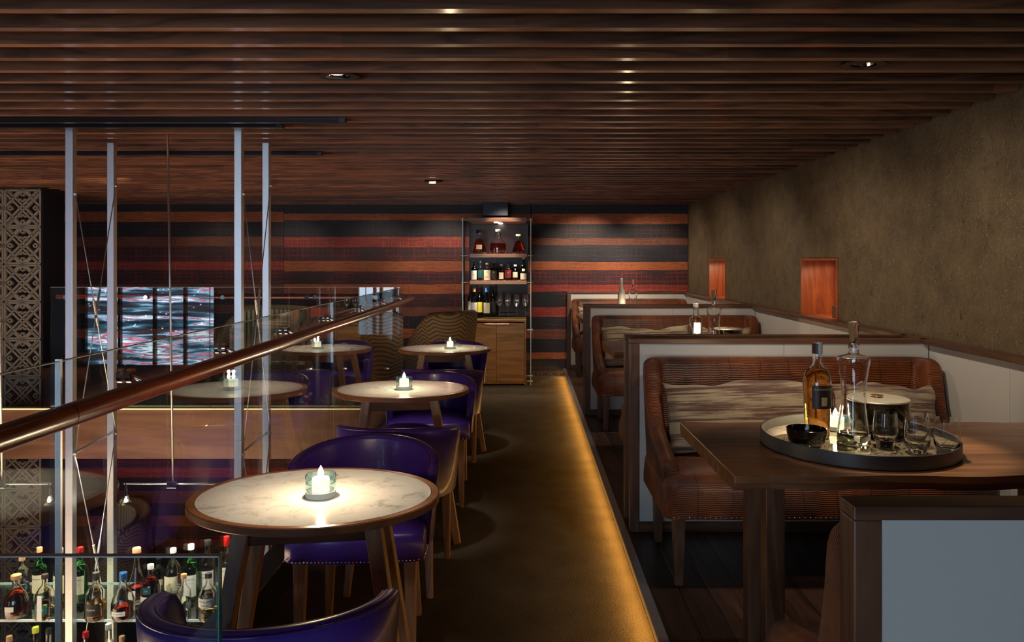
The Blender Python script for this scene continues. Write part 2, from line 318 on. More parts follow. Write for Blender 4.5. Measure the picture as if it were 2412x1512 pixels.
def tapestry(name, bands, zt, seed):
    """bands: (y_px_bottom, kind) from the top down; kinds pick thread colours"""
    m, nt, b = nmat(name)
    base = {'n': (.013, .010, .017), 'k': (.008, .006, .010), 'o': (.42, .105, .028), 'r': (.30, .030, .018), 'b': (.19, .055, .025), 'p': (.045, .012, .014)}
    line = {'n': (.05, .03, .045), 'k': (.11, .03, .02), 'o': (.27, .06, .02), 'r': (.46, .10, .06), 'b': (.09, .02, .01), 'p': (.26, .02, .02)}
    z = lambda y: 1.403 - (y - 614) * 9.1 / F
    z0, z1 = z(bands[-1][0]), z(zt)
    st, sl = [], []
    for (y, k), yprev in reversed(list(zip(bands, [zt] + [q[0] for q in bands[:-1]]))):
        p = (z(y) - z0) / (z1 - z0)
        st.append((max(0, p), base[k])); sl.append((max(0, p), line[k]))
    tc = N(nt, 'ShaderNodeTexCoord'); sp = N(nt, 'ShaderNodeSeparateXYZ'); L(nt, tc.outputs['Object'], sp.inputs[0])
    nw = N(nt, 'ShaderNodeTexNoise'); nw.inputs['Scale'].default_value = 3.2; nw.inputs['Detail'].default_value = 4; L(nt, tc.outputs['Object'], nw.inputs['Vector'])
    wz = N(nt, 'ShaderNodeMath', operation='MULTIPLY_ADD'); L(nt, nw.outputs['Fac'], wz.inputs[0]); wz.inputs[1].default_value = .022; L(nt, sp.outputs[2], wz.inputs[2])
    mr = N(nt, 'ShaderNodeMapRange'); L(nt, wz.outputs[0], mr.inputs[0]); mr.inputs[1].default_value = z0 + .011; mr.inputs[2].default_value = z1 + .011
    rb = ramp(nt, st, 'CONSTANT'); rl = ramp(nt, sl, 'CONSTANT'); L(nt, mr.outputs[0], rb.inputs[0]); L(nt, mr.outputs[0], rl.inputs[0])
    cv = N(nt, 'ShaderNodeCombineXYZ'); L(nt, sp.outputs[0], cv.inputs[0]); L(nt, wz.outputs[0], cv.inputs[1])
    fac = None
    for (bw, bh, ms, off) in ((.17, .105, .0042, .0), (.062, .053, .003, .0)):
        br = N(nt, 'ShaderNodeTexBrick'); br.offset = off; br.squash = .6; br.squash_frequency = 3
        br.inputs['Scale'].default_value = 1; br.inputs['Mortar Size'].default_value = ms; br.inputs['Brick Width'].default_value = bw; br.inputs['Row Height'].default_value = bh
        br.inputs['Mortar Smooth'].default_value = .3
        L(nt, cv.outputs[0], br.inputs['Vector'])
        if fac is None: fac = br.outputs['Fac']
        else:
            mxx = N(nt, 'ShaderNodeMath', operation='MAXIMUM'); L(nt, fac, mxx.inputs[0]); L(nt, br.outputs['Fac'], mxx.inputs[1]); fac = mxx.outputs[0]
    n5 = N(nt, 'ShaderNodeTexNoise'); n5.inputs['Scale'].default_value = 2.2; n5.inputs['Detail'].default_value = 3; L(nt, tc.outputs['Object'], n5.inputs['Vector'])
    mk = ramp(nt, [(.42, (0, 0, 0)), (.55, (.85, .85, .85))]); L(nt, n5.outputs['Fac'], mk.inputs[0])
    fm = N(nt, 'ShaderNodeMath', operation='MULTIPLY'); L(nt, fac, fm.inputs[0]); L(nt, mk.outputs[0], fm.inputs[1])
    mx = N(nt, 'ShaderNodeMix', data_type='RGBA'); L(nt, fm.outputs[0], mx.inputs['Factor']); L(nt, rb.outputs[0], mx.inputs[6]); L(nt, rl.outputs[0], mx.inputs[7])
    mp = mapping(nt, (9, 1, 160)); nf = N(nt, 'ShaderNodeTexNoise'); nf.inputs['Scale'].default_value = 1; nf.inputs['Detail'].default_value = 5; L(nt, mp.outputs[0], nf.inputs['Vector'])
    tn = ramp(nt, [(.3, (.45, .45, .45)), (.7, (1.2, 1.2, 1.2))]); L(nt, nf.outputs['Fac'], tn.inputs[0])
    mm = N(nt, 'ShaderNodeMix', data_type='RGBA', blend_type='MULTIPLY'); mm.inputs['Factor'].default_value = 1; L(nt, mx.outputs[2], mm.inputs[6]); L(nt, tn.outputs[0], mm.inputs[7])
    L(nt, mm.outputs[2], b.inputs['Base Color']); b.inputs['Roughness'].default_value = .6; b.inputs['Sheen Weight'].default_value = .2
    bp = N(nt, 'ShaderNodeBump'); bp.inputs['Strength'].default_value = .5; bp.inputs['Distance'].default_value = .004
    L(nt, nf.outputs['Fac'], bp.inputs['Height']); L(nt, bp.outputs[0], b.inputs['Normal']); return m

# ------------------------------------------------------------------ mesh helpers
class MB:
    def __init__(s): s.v = []; s.f = []; s.t = []
    def quad(s, a, b, c, d, tone=1.0):
        i = len(s.v); s.v += [a, b, c, d]; s.f.append((i, i+1, i+2, i+3)); s.t.append(tone)
    def box(s, x0, x1, y0, y1, z0, z1, M=None, tone=1.0):
        p = [Vector(q) for q in ((x0,y0,z0),(x1,y0,z0),(x1,y1,z0),(x0,y1,z0),(x0,y0,z1),(x1,y0,z1),(x1,y1,z1),(x0,y1,z1))]
        if M: p = [M @ q for q in p]
        i = len(s.v); s.v += [tuple(q) for q in p]
        for f in ((0,3,2,1),(4,5,6,7),(0,1,5,4),(1,2,6,5),(2,3,7,6),(3,0,4,7)): s.f.append(tuple(i+k for k in f)); s.t.append(tone)
        return s
    def bar(s, a, b, w, h, w2=None, h2=None):
        a, b = Vector(a), Vector(b); d = (b - a); l = d.length; d.normalize()
        up = Vector((0, 1, 0)) if abs(d.z) > .7 else Vector((0, 0, 1))
        u = d.cross(up).normalized(); v = u.cross(d).normalized()
        w2 = w if w2 is None else w2; h2 = h if h2 is None else h2
        i = len(s.v)
        for p, ww, hh in ((a, w, h), (b, w2, h2)):
            for sx, sy in ((-1,-1),(1,-1),(1,1),(-1,1)): s.v.append(tuple(p + u*sx*ww/2 + v*sy*hh/2))
        for f in ((0,3,2,1),(4,5,6,7),(0,1,5,4),(1,2,6,5),(2,3,7,6),(3,0,4,7)): s.f.append(tuple(i+k for k in f)); s.t.append(1)
        return s
    def tube(s, pts, r, seg=12, rs=None, cap=True):
        pts = [Vector(p) for p in pts]; n = len(pts); i0 = len(s.v); pu = None
        for k, p in enumerate(pts):
            d = (pts[min(k+1, n-1)] - pts[max(k-1, 0)]).normalized()
            if pu is None:
                up = Vector((0, 0, 1)) if abs(d.z) < .9 else Vector((1, 0, 0)); u = d.cross(up).normalized()
            else: u = (pu - d * pu.dot(d)).normalized()
            pu = u; v = d.cross(u); rr = rs[k] if rs else r
            for j in range(seg):
                a = 2*PI*j/seg; s.v.append(tuple(p + u*math.cos(a)*rr + v*math.sin(a)*rr))
        for k in range(n-1):
            for j in range(seg):
                a, b = i0+k*seg+j, i0+k*seg+(j+1) % seg; s.f.append((a, b, b+seg, a+seg)); s.t.append(1)
        if cap:
            s.f.append(tuple(i0+j for j in reversed(range(seg)))); s.f.append(tuple(i0+(n-1)*seg+j for j in range(seg))); s.t += [1, 1]
        return s
    def lathe(s, prof, seg=32, c=(0, 0, 0), sx=1.0, sy=1.0, closed=False):
        i0 = len(s.v); rings = []
        for r, z in prof:
            if r < 1e-6: rings.append([len(s.v)]); s.v.append((c[0], c[1], c[2]+z))
            else:
                rings.append(list(range(len(s.v), len(s.v)+seg)))
                for j in range(seg):
                    a = 2*PI*j/seg; s.v.append((c[0]+r*sx*math.cos(a), c[1]+r*sy*math.sin(a), c[2]+z))
        prs = list(zip(rings[:-1], rings[1:]))
        if closed: prs.append((rings[-1], rings[0]))
        for A, B in prs:
            for j in range(seg):
                a, b = A[j % len(A)], A[(j+1) % len(A)]; cc, d = B[(j+1) % len(B)], B[j % len(B)]
                q = [a, b, cc, d]; q = [x for k, x in enumerate(q) if x not in q[:k]]
                if len(q) > 2: s.f.append(tuple(q)); s.t.append(1)
        return s
    def grid(s, P, cu=False, cv=False):
        nu, nv = len(P), len(P[0]); i0 = len(s.v)
        for row in P: s.v += [tuple(p) for p in row]
        for i in range(nu if cu else nu-1):
            for j in range(nv if cv else nv-1):
                a = i0+i*nv+j; b = i0+i*nv+(j+1) % nv; c_ = i0+((i+1) % nu)*nv+(j+1) % nv; d = i0+((i+1) % nu)*nv+j
                s.f.append((a, b, c_, d)); s.t.append(1)
        return s
    def sphere(s, c, r, n=8, sx=1, sy=1, sz=1):
        return s.lathe([(r*math.sin(PI*k/n), -r*sz*math.cos(PI*k/n)) for k in range(n+1)], 2*n, c, sx, sy)
    def build(s, name, mat, parent=None, smooth=False, bevel=0, loc=None, tones=False, seg=2, sub=0, angle=None):
        me = bpy.data.meshes.new(name); me.from_pydata(s.v, [], s.f); me.update()
        import bmesh
        bm = bmesh.new(); bm.from_mesh(me); bmesh.ops.recalc_face_normals(bm, faces=bm.faces)
        if tones:
            pass
        bm.to_mesh(me); bm.free()
        if tones:
            at = me.color_attributes.new('tone', 'FLOAT_COLOR', 'CORNER')
            for p, t in zip(me.polygons, s.t):
                for li in p.loop_indices: at.data[li].color = (t, t, t, 1)
        if smooth:
            me.polygons.foreach_set('use_smooth', [True]*len(me.polygons))
        me.materials.append(mat)
        o = bpy.data.objects.new(name, me); COL.objects.link(o)
        if loc: o.location = loc
        if parent: o.parent = parent
        if bevel:
            b = o.modifiers.new('bevel', 'BEVEL'); b.width = bevel; b.segments = seg; b.limit_method = 'ANGLE'; b.angle_limit = R(40)
        if sub:
            q = o.modifiers.new('sub', 'SUBSURF'); q.levels = sub; q.render_levels = sub
        if smooth and angle:
            me.set_sharp_from_angle(angle=R(angle))
        return o
def thing(name, label, cat, loc=(0, 0, 0), rz=0, group=None):
    o = bpy.data.objects.new(name, None); COL.objects.link(o); o.location = loc; o.rotation_euler = (0, 0, rz)
    o.empty_display_size = .1
    o['label'] = label; o['category'] = cat
    if group: o['group'] = group
    return o
def tag(o, label, cat, group=None):
    o['label'] = label; o['category'] = cat
    if group: o['group'] = group
    return o
def struct(o): o['kind'] = 'structure'; return o
def dup(root, loc, rz, label, parent=None):
    def cp(o, par):
        c = o.copy(); COL.objects.link(c); c.parent = par
        for ch in kids.get(o, ()): cp(ch, c)
        return c
    kids = {}
    for o in COL.objects:
        if o.parent: kids.setdefault(o.parent, []).append(o)
    c = cp(root, None); c.location = loc; c.rotation_euler = (0, 0, rz); c['label'] = label; return c
def lettering(txt, size, mat, parent, loc, radius=None, ex=.0002, face=-1):
    """flat or cylinder-wrapped letters facing -Y"""
    cu = bpy.data.curves.new('lettering', 'FONT'); cu.body = txt; cu.size = size; cu.align_x = 'CENTER'; cu.align_y = 'CENTER'; cu.resolution_u = 2
    t = bpy.data.objects.new('tmp', cu); COL.objects.link(t)
    dg = bpy.context.evaluated_depsgraph_get(); me = bpy.data.meshes.new_from_object(t.evaluated_get(dg))
    COL.objects.unlink(t); bpy.data.objects.remove(t)
    for v in me.vertices:
        x, y = v.co.x, v.co.y
        if radius: a = x / radius; v.co = (radius*math.sin(a), -radius*math.cos(a), y)
        else: v.co = (x, 0, y)
    me.materials.clear(); me.materials.append(mat)
    o = bpy.data.objects.new('lettering', me); COL.objects.link(o); o.parent = parent; o.location = loc; return o

# ------------------------------------------------------------------ SETTING
# ceiling of slats on a dark deck
b = MB()
y = 2.04 - .163 * 30
rs = random.Random(3)
while y < 9.13:
    x = -9.0 - rs.random() * 1.2
    while x < 1.99:
        x2 = min(x + 1.0 + rs.random() * 1.9, 1.995)
        t = .62 + .75 * rs.random()
        if x2 > 1.9: x2 = 1.995
        b.box(x, x2, y - .0175, y + .0175, 2.088, 2.175, tone=t)
        x = x2
    y += .163
slats = b.build('ceiling', M_slat, tones=True); struct(slats)
struct(MB().box(-10, 2.3, -4.2, 9.3, 2.176, 2.24).build('ceiling_deck', M_dark))
struct(MB().box(-1.07, .48, -1.0, 9.13, -.1, 0).build('floor', M_carpet))
struct(MB().box(-5.6, -1.07, 6.5, 9.13, -.1, 0).build('floor_bridge', M_carpet))
# raised plank floor of the booths
b = MB(); x = .5; rs = random.Random(5)
while x < 2.0:
    y = -1.2 - rs.random()
    while y < 9.1:
        y2 = min(y + 1.0 + rs.random(), 9.12); b.box(x, min(x + .118, 2.0), y, y2 - .0015, .0, .084, tone=.55 + .9 * rs.random()); y = y2
    x += .12
struct(b.build('floor_booth', M_floorw, tones=True, bevel=.0008, seg=1))
struct(MB().box(.481, .5, -1.0, 9.12, 0, .045).box(.462, .5, -1.0, 9.12, .066, .086).build('trim_1', M_steel, bevel=.0015))
M_ledm = emit('led_strip', (1, .5, .12), 6)
struct(MB().box(.478, .4815, -1, 9.1, .050, .060).build('trim_2', M_ledm))
# walls
nz0, nz1 = 1.02, 1.405
NI = [(4.743, 5.376), (7.40, 8.05)]
b = MB()
edges = [-4.1] + [v for n in NI for v in n] + [9.2]
for i in range(0, len(edges), 2): b.box(2.0, 2.32, edges[i], edges[i+1], -.1, 2.2)
for (a, c) in NI: b.box(2.0, 2.32, a, c, -.1, nz0 - .02).box(2.0, 2.32, a, c, nz1 + .018, 2.2).box(2.24, 2.32, a, c, nz0 - .02, nz1 + .018)
struct(b.build('wall_right', M_plaster))
struct(MB().box(-10, 2.3, 9.132, 9.3, -2.9, 2.2).build('wall_back', plain('wall_paint', (.02, .012, .012), .8)))
struct(MB().box(-10.3, -10.15, -4.2, 9.3, -2.9, 2.2).build('wall_left', plain('wall_dark', (.015, .011, .010), .7)))
struct(MB().box(-.5, 2.3, -4.2, -4.05, -2.9, 2.2).build('wall_front', plain('wall_front_paint', (.03, .02, .016), .8)))
# wainscot on the right wall
b = MB()
ws = [1.204, 1.9, 2.75, 3.62]
for i in range(0, 1): pass
for p0, p1 in ((-1.0, 1.15), (1.204, 3.61), (3.86, 6.33), (6.56, 9.06)):
    n = 4; 
    for i in range(n):
        a = p0 + (p1 - p0) * i / n; c = p0 + (p1 - p0) * (i+1) / n
        b.box(1.962, 2.0, a + .0012, c - .0012, .14, .998)
struct(b.build('trim_3', M_white, bevel=.0015))
struct(MB().box(1.93, 2.03, -1, 9.12, .998, 1.022).build('trim_4', M_walY, bevel=.003))
struct(MB().box(1.955, 2.0, -1, 9.12, .084, .14).build('baseboard_right', M_walY, bevel=.003))
# kerb and fascia at the mezzanine edge
b = MB().box(-5.0, -1.02, 6.42, 6.56, -.31, .115)
struct(b.build('trim_5', M_fascia, bevel=.003))
struct(MB().box(-1.125, -1.02, -1.0, 6.42, -.31, .135).build('trim_6', M_black, bevel=.003))
struct(MB().box(-4.6, -1.1, 6.405, 6.42, .118, .126).build('trim_7', emit('edge_led', (1, .75, .35), 1.2)))
struct(MB().box(-10, 2.3, -4.2, 9.3, -3.0, -2.9).build('floor_lower', plain('lower_floor', (.02, .014, .012), .3)))
# underside of bridge
# tapestries
W = 9.1 / F
bR = [(505,'n'),(528,'o'),(562,'k'),(577,'b'),(618,'n'),(637,'o'),(672,'p'),(688,'r'),(724,'k'),(747,'r'),(777,'n'),(799,'b'),(831,'n'),(847,'o'),(886,'n')]
bM = [(504,'n'),(519,'o'),(521,'b'),(558,'n'),(583,'r'),(616,'p'),(640,'o'),(670,'p'),(693,'o'),(724,'p'),(745,'b'),(776,'k'),(797,'o'),(831,'k'),(850,'b'),(886,'n')]
bL = [(500,'n'),(523,'o'),(559,'k'),(581,'b'),(616,'p'),(637,'r'),(670,'p'),(693,'b'),(718,'k'),(740,'b'),(776,'k'),(797,'o'),(831,'k'),(850,'b'),(886,'n')]
bB = [(1010,'n'),(1040,'r'),(1075,'k'),(1103,'p'),(1126,'r'),(1157,'n'),(1186,'b'),(1215,'k'),(1240,'o'),(1271,'p'),(1292,'r'),(1340,'k'),(1368,'r'),(1420,'n')]
X = lambda px: (px - VX) * W
zt = lambda py: H - (py - VY) * W
def tap(x0, x1, bands, y0, y1, lab, nm, fr=False):
    t = thing('woven_tapestry', lab, 'tapestry', (0, 0, 0))
    MB().box(X(x0), X(x1), 9.10, 9.13, zt(y1), zt(y0)).build('textile', tapestry('tapestry_' + nm, bands, y0, 1), t)
    if fr:
        b = MB(); r_ = random.Random(2); x = X(x0) + .01
        while x < X(x1):
            b.tube([(x, 9.10, zt(y1)+.01), (x + r_.uniform(-.008, .008), 9.09, zt(y1) - .035)], .003, 5); x += .012
        b.build('fringe', plain('fringe_thread', (.16, .11, .09), .8), t)
tap(1252, 1620, bR, 478, 876, 'striped red and indigo textile wall hanging right of the glass cabinet, down to the floor', 'r', True)
tap(669, 1250, bM, 478, 886, 'striped textile wall hanging behind the glass cabinet and the furthest round table', 'm')
tap(150, 668, bL, 478, 886, 'darker striped textile wall hanging behind the hanging steel posts, left of the textile seam', 'l')
tap(60, 1000, bB, 1000, 1420, 'striped red textile hanging on the lower level under the wood fascia', 'b')

# ------------------------------------------------------------------ window wall behind
def citymat():
    m, nt, b = nmat('street_at_night'); nt.nodes.remove(b)
    tc = N(nt, 'ShaderNodeTexCoord')
    mp = mapping(nt, (.7, 1, 7), (0, R(-9), 0)); n = N(nt, 'ShaderNodeTexNoise'); n.inputs['Scale'].default_value = 1.1; n.inputs['Detail'].default_value = 4; L(nt, mp.outputs[0], n.inputs['Vector'])
    r = ramp(nt, [(.42, (.01, .015, .025)), (.50, (.03, .08, .12)), (.555, (.20, .42, .60)), (.575, (.8, .06, .08)), (.60, (.05, .12, .22)), (.66, (.8, .9, 1)), (.70, (.05, .15, .25))]); L(nt, n.outputs['Fac'], r.inputs[0])
    v = N(nt, 'ShaderNodeTexVoronoi'); v.inputs['Scale'].default_value = 7; L(nt, tc.outputs['Object'], v.inputs['Vector'])
    vr = ramp(nt, [(.0, (1, 1, 1)), (.16, (0, 0, 0))]); L(nt, v.outputs['Distance'], vr.inputs[0])
    a = N(nt, 'ShaderNodeMix', data_type='RGBA', blend_type='ADD'); a.inputs['Factor'].default_value = 1; L(nt, r.outputs[0], a.inputs[6]); L(nt, vr.outputs[0], a.inputs[7])
    e = N(nt, 'ShaderNodeEmission'); L(nt, a.outputs[2], e.inputs[0]); e.inputs[1].default_value = 5
    L(nt, e.outputs[0], nt.nodes['Material Output'].inputs[0]); return m
struct(MB().box(-10.1, -7.1, -4.2, -4.15, -1.0, 1.6).build('window_1', citymat()))
b = MB()
for xx in (-10.1, -9.3, -8.5, -7.8, -7.1): b.box(xx - .03, xx + .03, -4.15, -4.05, -1.0, 1.6)
struct(b.build('window_1_frame', M_black))
struct(MB().box(-3.85, -.5, -4.2, -4.15, -.3, 2.05).build('window_2', emit('pale_dusk_window', (.60, .79, 1), 3.1)))  # left part shows mirrored in the glass; unseen right part widened for blue fill
b = MB()
for xx in (-3.85, -3.45, -3.3, -2.3, -1.4, -.5): b.box(xx - .035, xx + .035, -4.15, -4.05, -.4, 2.1)
struct(b.build('window_2_frame', M_black))


# ------------------------------------------------------------------ glass balustrades
def pane(name_t, label, boxes, top, ends, group=None):
    t = thing('glass_balustrade', label, 'glass balustrade')
    if group: t['group'] = group
    b = MB()
    for q in boxes: b.box(*q)
    b.build('pane', M_pane, t)
    b = MB()
    for q in top: b.box(*q)
    b.build('top_edge', M_edgel, t)
    if ends:
        b = MB()
        for q in ends: b.box(*q)
        b.build('side_edge', M_edge, t)
    return t
GT = 1.173
ys = [-.9, 1.704, 4.115, 5.94, 6.48]
labs = ['clear glass balustrade panel beside the nearest table, at the left picture edge',
        'clear glass balustrade panel running beside the nearest two round tables',
        'clear glass balustrade panel beside the second and third round tables',
        'short last clear glass balustrade panel before the corner, beside the furthest round table']
for i in range(4):
    a, c = ys[i] + .004, ys[i+1] - .004
    pane('p', labs[i], [(-1.076, -1.064, a, c, .06, GT - .002)], [(-1.076, -1.064, a, c, GT - .002, GT)],
         None)
tag(MB().box(-1.0765, -1.0635, 1.7005, 1.7075, .136, GT + .004).build('edge_channel', M_steel), 'thin polished metal edge strip between the two nearest glass balustrade panels', 'metal strip')
xs = [-4.14, -2.75, -1.085]
for i in range(2):
    pane('p', ['clear glass guard panel across the far side of the void, left of the hanging posts', 'clear glass guard panel across the far side of the void, meeting the corner'][i],
         [(xs[i] + .004, xs[i+1] - .004, 6.474, 6.486, .06, GT - .002)], [(xs[i] + .004, xs[i+1] - .004, 6.474, 6.486, GT - .002, GT)], None)
# near divider pane
t = pane('p', 'frameless glass divider in the foreground, in front of the liquor bottles', [(-1.06, -.502, 1.214, 1.226, .0, .918)], [(-1.06, -.502, 1.214, 1.226, .918, .920)], [(-.502, -.500, 1.214, 1.226, 0, .920)])
# handrails
t = thing('handrail', 'round dark wooden handrail running along the glass balustrade past the tables', 'handrail')
MB().tube([(-1.0, -1.0, 1.064), (-1.0, 1.62, 1.064)], .0265, 28).tube([(-1.0, 1.623, 1.064), (-1.0, 6.56, 1.064)], .0265, 28).build('rail', M_rail, t, smooth=True, angle=50)
for yy in (.4, 1.2, 1.994, 2.62, 3.3, 4.0, 4.75, 5.5, 6.2):
    b = MB().tube([(-1.06, yy, 1.095), (-1.018, yy, 1.078)], .006, 10)
    b.tube([(-1.064, yy, 1.095), (-1.052, yy, 1.095)], .02, 18).tube([(-1.088, yy, 1.095), (-1.0765, yy, 1.095)], .02, 18)
    b.build('standoff', M_chrome, t, smooth=True, angle=40)
t = thing('handrail', 'slim round wooden handrail across the far glass guard of the void', 'handrail')
MB().tube([(-4.12, 6.54, 1.085), (-1.1, 6.54, 1.085)], .02, 20).build('rail', M_rail, t, smooth=True, angle=50)
for xx in (-4.0, -3.3, -2.63, -1.9, -1.83, -1.3):
    MB().tube([(xx, 6.4875, 1.085), (xx, 6.525, 1.085)], .008, 10).tube([(xx, 6.455, 1.085), (xx, 6.473, 1.085)], .018, 16).build('standoff', M_chrome, t, smooth=True, angle=40)

# ------------------------------------------------------------------ round tables
def round_table(x, y, lab):
    t = thing('oval_cafe_table', lab, 'table', (x, y, 0), 0, 'marble topped cafe tables')
    rx, ry = .35, .273
    def ell(pr, mat, nm, **k): return MB().lathe(pr, 96, (0, 0, 0), 1, ry / rx).build(nm, mat, t, smooth=True, angle=18, **k)
    ell([(0, .7165), (.345, .7165), (.35, .720), (.35, .737), (.347, .74), (.3275, .74), (.327, .737), (0, .737)], M_rim, 'wood_rim')
    ell([(0, .7372), (.3262, .7372), (.3262, .7398), (.3252, .7404), (0, .7404)], M_marble, 'marble_top')
    ap = MB(); a = .165; th = R(8)
    cs = [(-a, -a*.8), (a, -a*.8), (a, a*.8), (-a, a*.8)]
    rot = lambda p: (p[0]*math.cos(th)-p[1]*math.sin(th), p[0]*math.sin(th)+p[1]*math.cos(th))
    cs = [rot(p) for p in cs]
    for i in range(4):
        p, q = cs[i], cs[(i+1) % 4]
        MB().bar((p[0], p[1], .684), (q[0], q[1], .684), .02, .062).build('apron', M_walX, t, bevel=.002)
    for p in cs:
        d = Vector((p[0], p[1], 0)).normalized() * .145
        MB().bar((p[0], p[1], .716), (p[0]+d.x, p[1]+d.y*.8, 0), .043, .043, .034, .034).build('leg', M_tleg, t, bevel=.003)
    return t
TT = [round_table(*TAB[0], 'nearest oval marble topped wooden table, beside the glass balustrade'),
      round_table(*TAB[1], 'middle oval marble topped wooden table with purple chairs'),
      round_table(*TAB[2], 'furthest oval marble topped wooden table, in front of the glass cabinet')]
def tealight(x, y, z, lab, s=1.0, light=1.0):
    t = thing('candle_holder', lab, 'candle', (x, y, z), 0, 'tealight candles in glass cups')
    r = .0375*s; h = .056*s
    MB().lathe([(0, .0), (r*.94, .0), (r, .002*s), (r, .016*s), (r*.9, .0162*s), (0, .0162*s)], 40).build('glass_base', M_milky, t, smooth=True, angle=35)
    MB().lathe([(r, .0165*s), (r, .036*s), (r - .0045*s, .036*s), (r - .0045*s, .0165*s)], 40, closed=True).build('cup_wall', M_thin, t, smooth=True, angle=35)
    MB().lathe([(r, .0362*s), (r*1.01, .054*s), (r - .002*s, .057*s), (r - .005*s, .055*s), (r - .0055*s, .0362*s)], 40, closed=True).build('tinted_rim', M_aqua, t, smooth=True, angle=50)
    MB().lathe([(0, .0168*s), (r*.56, .0168*s), (r*.58, .044*s), (r*.52, .047*s), (0, .0455*s)], 32).build('candle', M_wax_glow, t, smooth=True, angle=40)
    MB().lathe([(0, .0475*s), (.004*s, .050*s), (.0075*s, .058*s), (.0055*s, .067*s), (0, .078*s)], 16).build('flame', M_flame, t, smooth=True)
    point((x, y, z + .082*s), 2.2*light, rad=.008)

    return t
tealight(-.575, 2.09, .7404, 'lit tealight in a blue tinted glass cup on the nearest marble table', 1.12)
tealight(-.624, 3.83, .7404, 'lit tealight in a glass cup on the middle marble table', 1.12)
tealight(-.566, 5.60, .7404, 'lit tealight in a glass cup on the furthest marble table', 1.12)
# ------------------------------------------------------------------ tub chairs
def shell(path, top, bot, th, flare=0.0, nv=5):
    """upholstered wall along a plan path; path = [(x, y, nx, ny)] outward normals"""
    P = []
    n = len(path)
    for i, (x, y, nx, ny) in enumerate(path):
        u = i / (n - 1); z1 = top(u); z0 = bot(u); row = []
        h = z1 - z0; rr = th / 2
        for k in range(nv + 1):
            q = k / nv; z = z0 + (h - rr) * q; off = rr + flare * q * (h / .3)
            row.append((x + nx*off, y + ny*off, z))
        fl = flare * (h / .3)
        for k in range(1, 6):
            a = PI * k / 6; row.append((x + nx*(rr*math.cos(a) + fl), y + ny*(rr*math.cos(a) + fl), z1 - rr + rr*math.sin(a)))
        for k in range(nv, -1, -1):
            q = k / nv; z = z0 + (h - rr) * q; off = -rr + flare * q * (h / .3)
            row.append((x + nx*off, y + ny*off, z))
        P.append(row)
    m = MB().grid(P, cv=True)
    m.f.append(tuple(range(len(P[0]))))
    k0 = (n-1)*len(P[0]); m.f.append(tuple(k0 + j for j in range(len(P[0])))); m.t += [1, 1]
    return m
def make_chair(lab):
    t = thing('tub_chair', lab, 'chair', (0, 0, 0), 0, 'purple leather tub chairs')
    # plan: rear at y=0, faces +Y
    a, bb, cyy = .232, .24, .25
    path = []
    n = 40; A = 108
    for i in range(n + 1):
        th = R(-A + 2*A*i/n)
        x = a*math.sin(th); y = cyy - bb*math.cos(th)
        nx, ny = math.sin(th)/a, -math.cos(th)/bb; l = math.hypot(nx, ny); path.append((x, y, nx/l, ny/l))
    def top(u):
        k = abs(2*u - 1); z = .712 - .06*k**2
        if k > .86: z -= .16 * (1 - math.sqrt(max(0, 1 - ((k-.86)/.14)**2)))
        return z
    shell(path, top, lambda u: .395, .042, .022).build('backrest', M_purple, t, smooth=True, angle=60)
    for sgn, nm in ((.016, 'piping'), (-.016, 'piping')):
        pts = []
        for i, (x, y, nx, ny) in enumerate(path):
            u = i/n; z1 = top(u); f = .022*((z1-.395)/.3)
            pts.append((x + nx*(sgn + f), y + ny*(sgn + f), z1 - .0085 + (.0015)))
        MB().tube(pts, .0032, 6).build(nm, M_purple2, t, smooth=True)
    # seat: rounded block
    def ring(s, z):
        pts = []
        for i in range(29):
            th = R(-95 + 190*i/28); pts.append((.222*s*math.sin(th), .25 - .215*s*math.cos(th), z))
        pts += [(.235*s, .36, z), (.232*s, .445 + .01*s, z), (.2*s, .470*1, z), (0, .478, z), (-.2*s, .470, z), (-.232*s, .445 + .01*s, z), (-.235*s, .36, z)]
        return pts
    def rg(s, z, dy=0): return [(p[0], .24 + (p[1]-.24)*s + dy, p[2]) for p in ring(s, z)]
    P = [rg(.97, .385), rg(1.0, .395), rg(1.0, .455), rg(.985, .472), rg(.93, .484), rg(.7, .492), rg(.3, .495), rg(.02, .496)]
    mb = MB().grid(P, cv=True); mb.f.append(tuple(range(len(P[0])))); mb.t.append(1)
    mb.build('seat', M_purple, t, smooth=True, angle=50)
    nb = MB(); q = ring(1.0, .396)
    for i in range(28, len(q) + 1):
        p, r_ = Vector(q[i % len(q)]), Vector(q[(i+1) % len(q)]); l = (r_-p).length; kk = max(1, int(l/.0125))
        if i == len(q): break
        for j in range(kk):
            v = p + (r_-p)*(j/kk); nb.sphere((v.x*1.005, .24+(v.y-.24)*1.012, .396), .0032, 4)
    nb.build('nailhead_trim', M_chrome, t, smooth=True)
    for sx in (-1, 1):
        MB().bar((sx*.185, .425, .39), (sx*.19, .435, 0), .044, .044, .026, .026).build('leg', M_leg, t, bevel=.003)
        MB().bar((sx*.15, .10, .40), (sx*.175, .02, 0), .044, .044, .026, .026).build('leg', M_leg, t, bevel=.003)
    return t
c0 = make_chair('purple tub chair in the foreground, its back cut off by the bottom of the picture')
c0.location = (-.545, 1.40, 0); c0.rotation_euler.z = R(2)
for (x, y, rz, lab) in ((-.60, 2.96, 180, 'purple tub chair on the far side of the nearest marble table'),
    (-.572, 3.075, 0, 'purple tub chair seen from behind, on the near side of the middle marble table'),
    (-.575, 4.66, 180, 'purple tub chair on the far side of the middle marble table'),
    (-.56, 4.73, 0, 'purple tub chair seen from behind, on the near side of the furthest marble table'),
    (-.60, 6.45, 180, 'purple tub chair on the far side of the furthest marble table, before the cabinet')):
    dup(c0, (x, y, 0), R(rz + (3 if rz else -2)), lab)

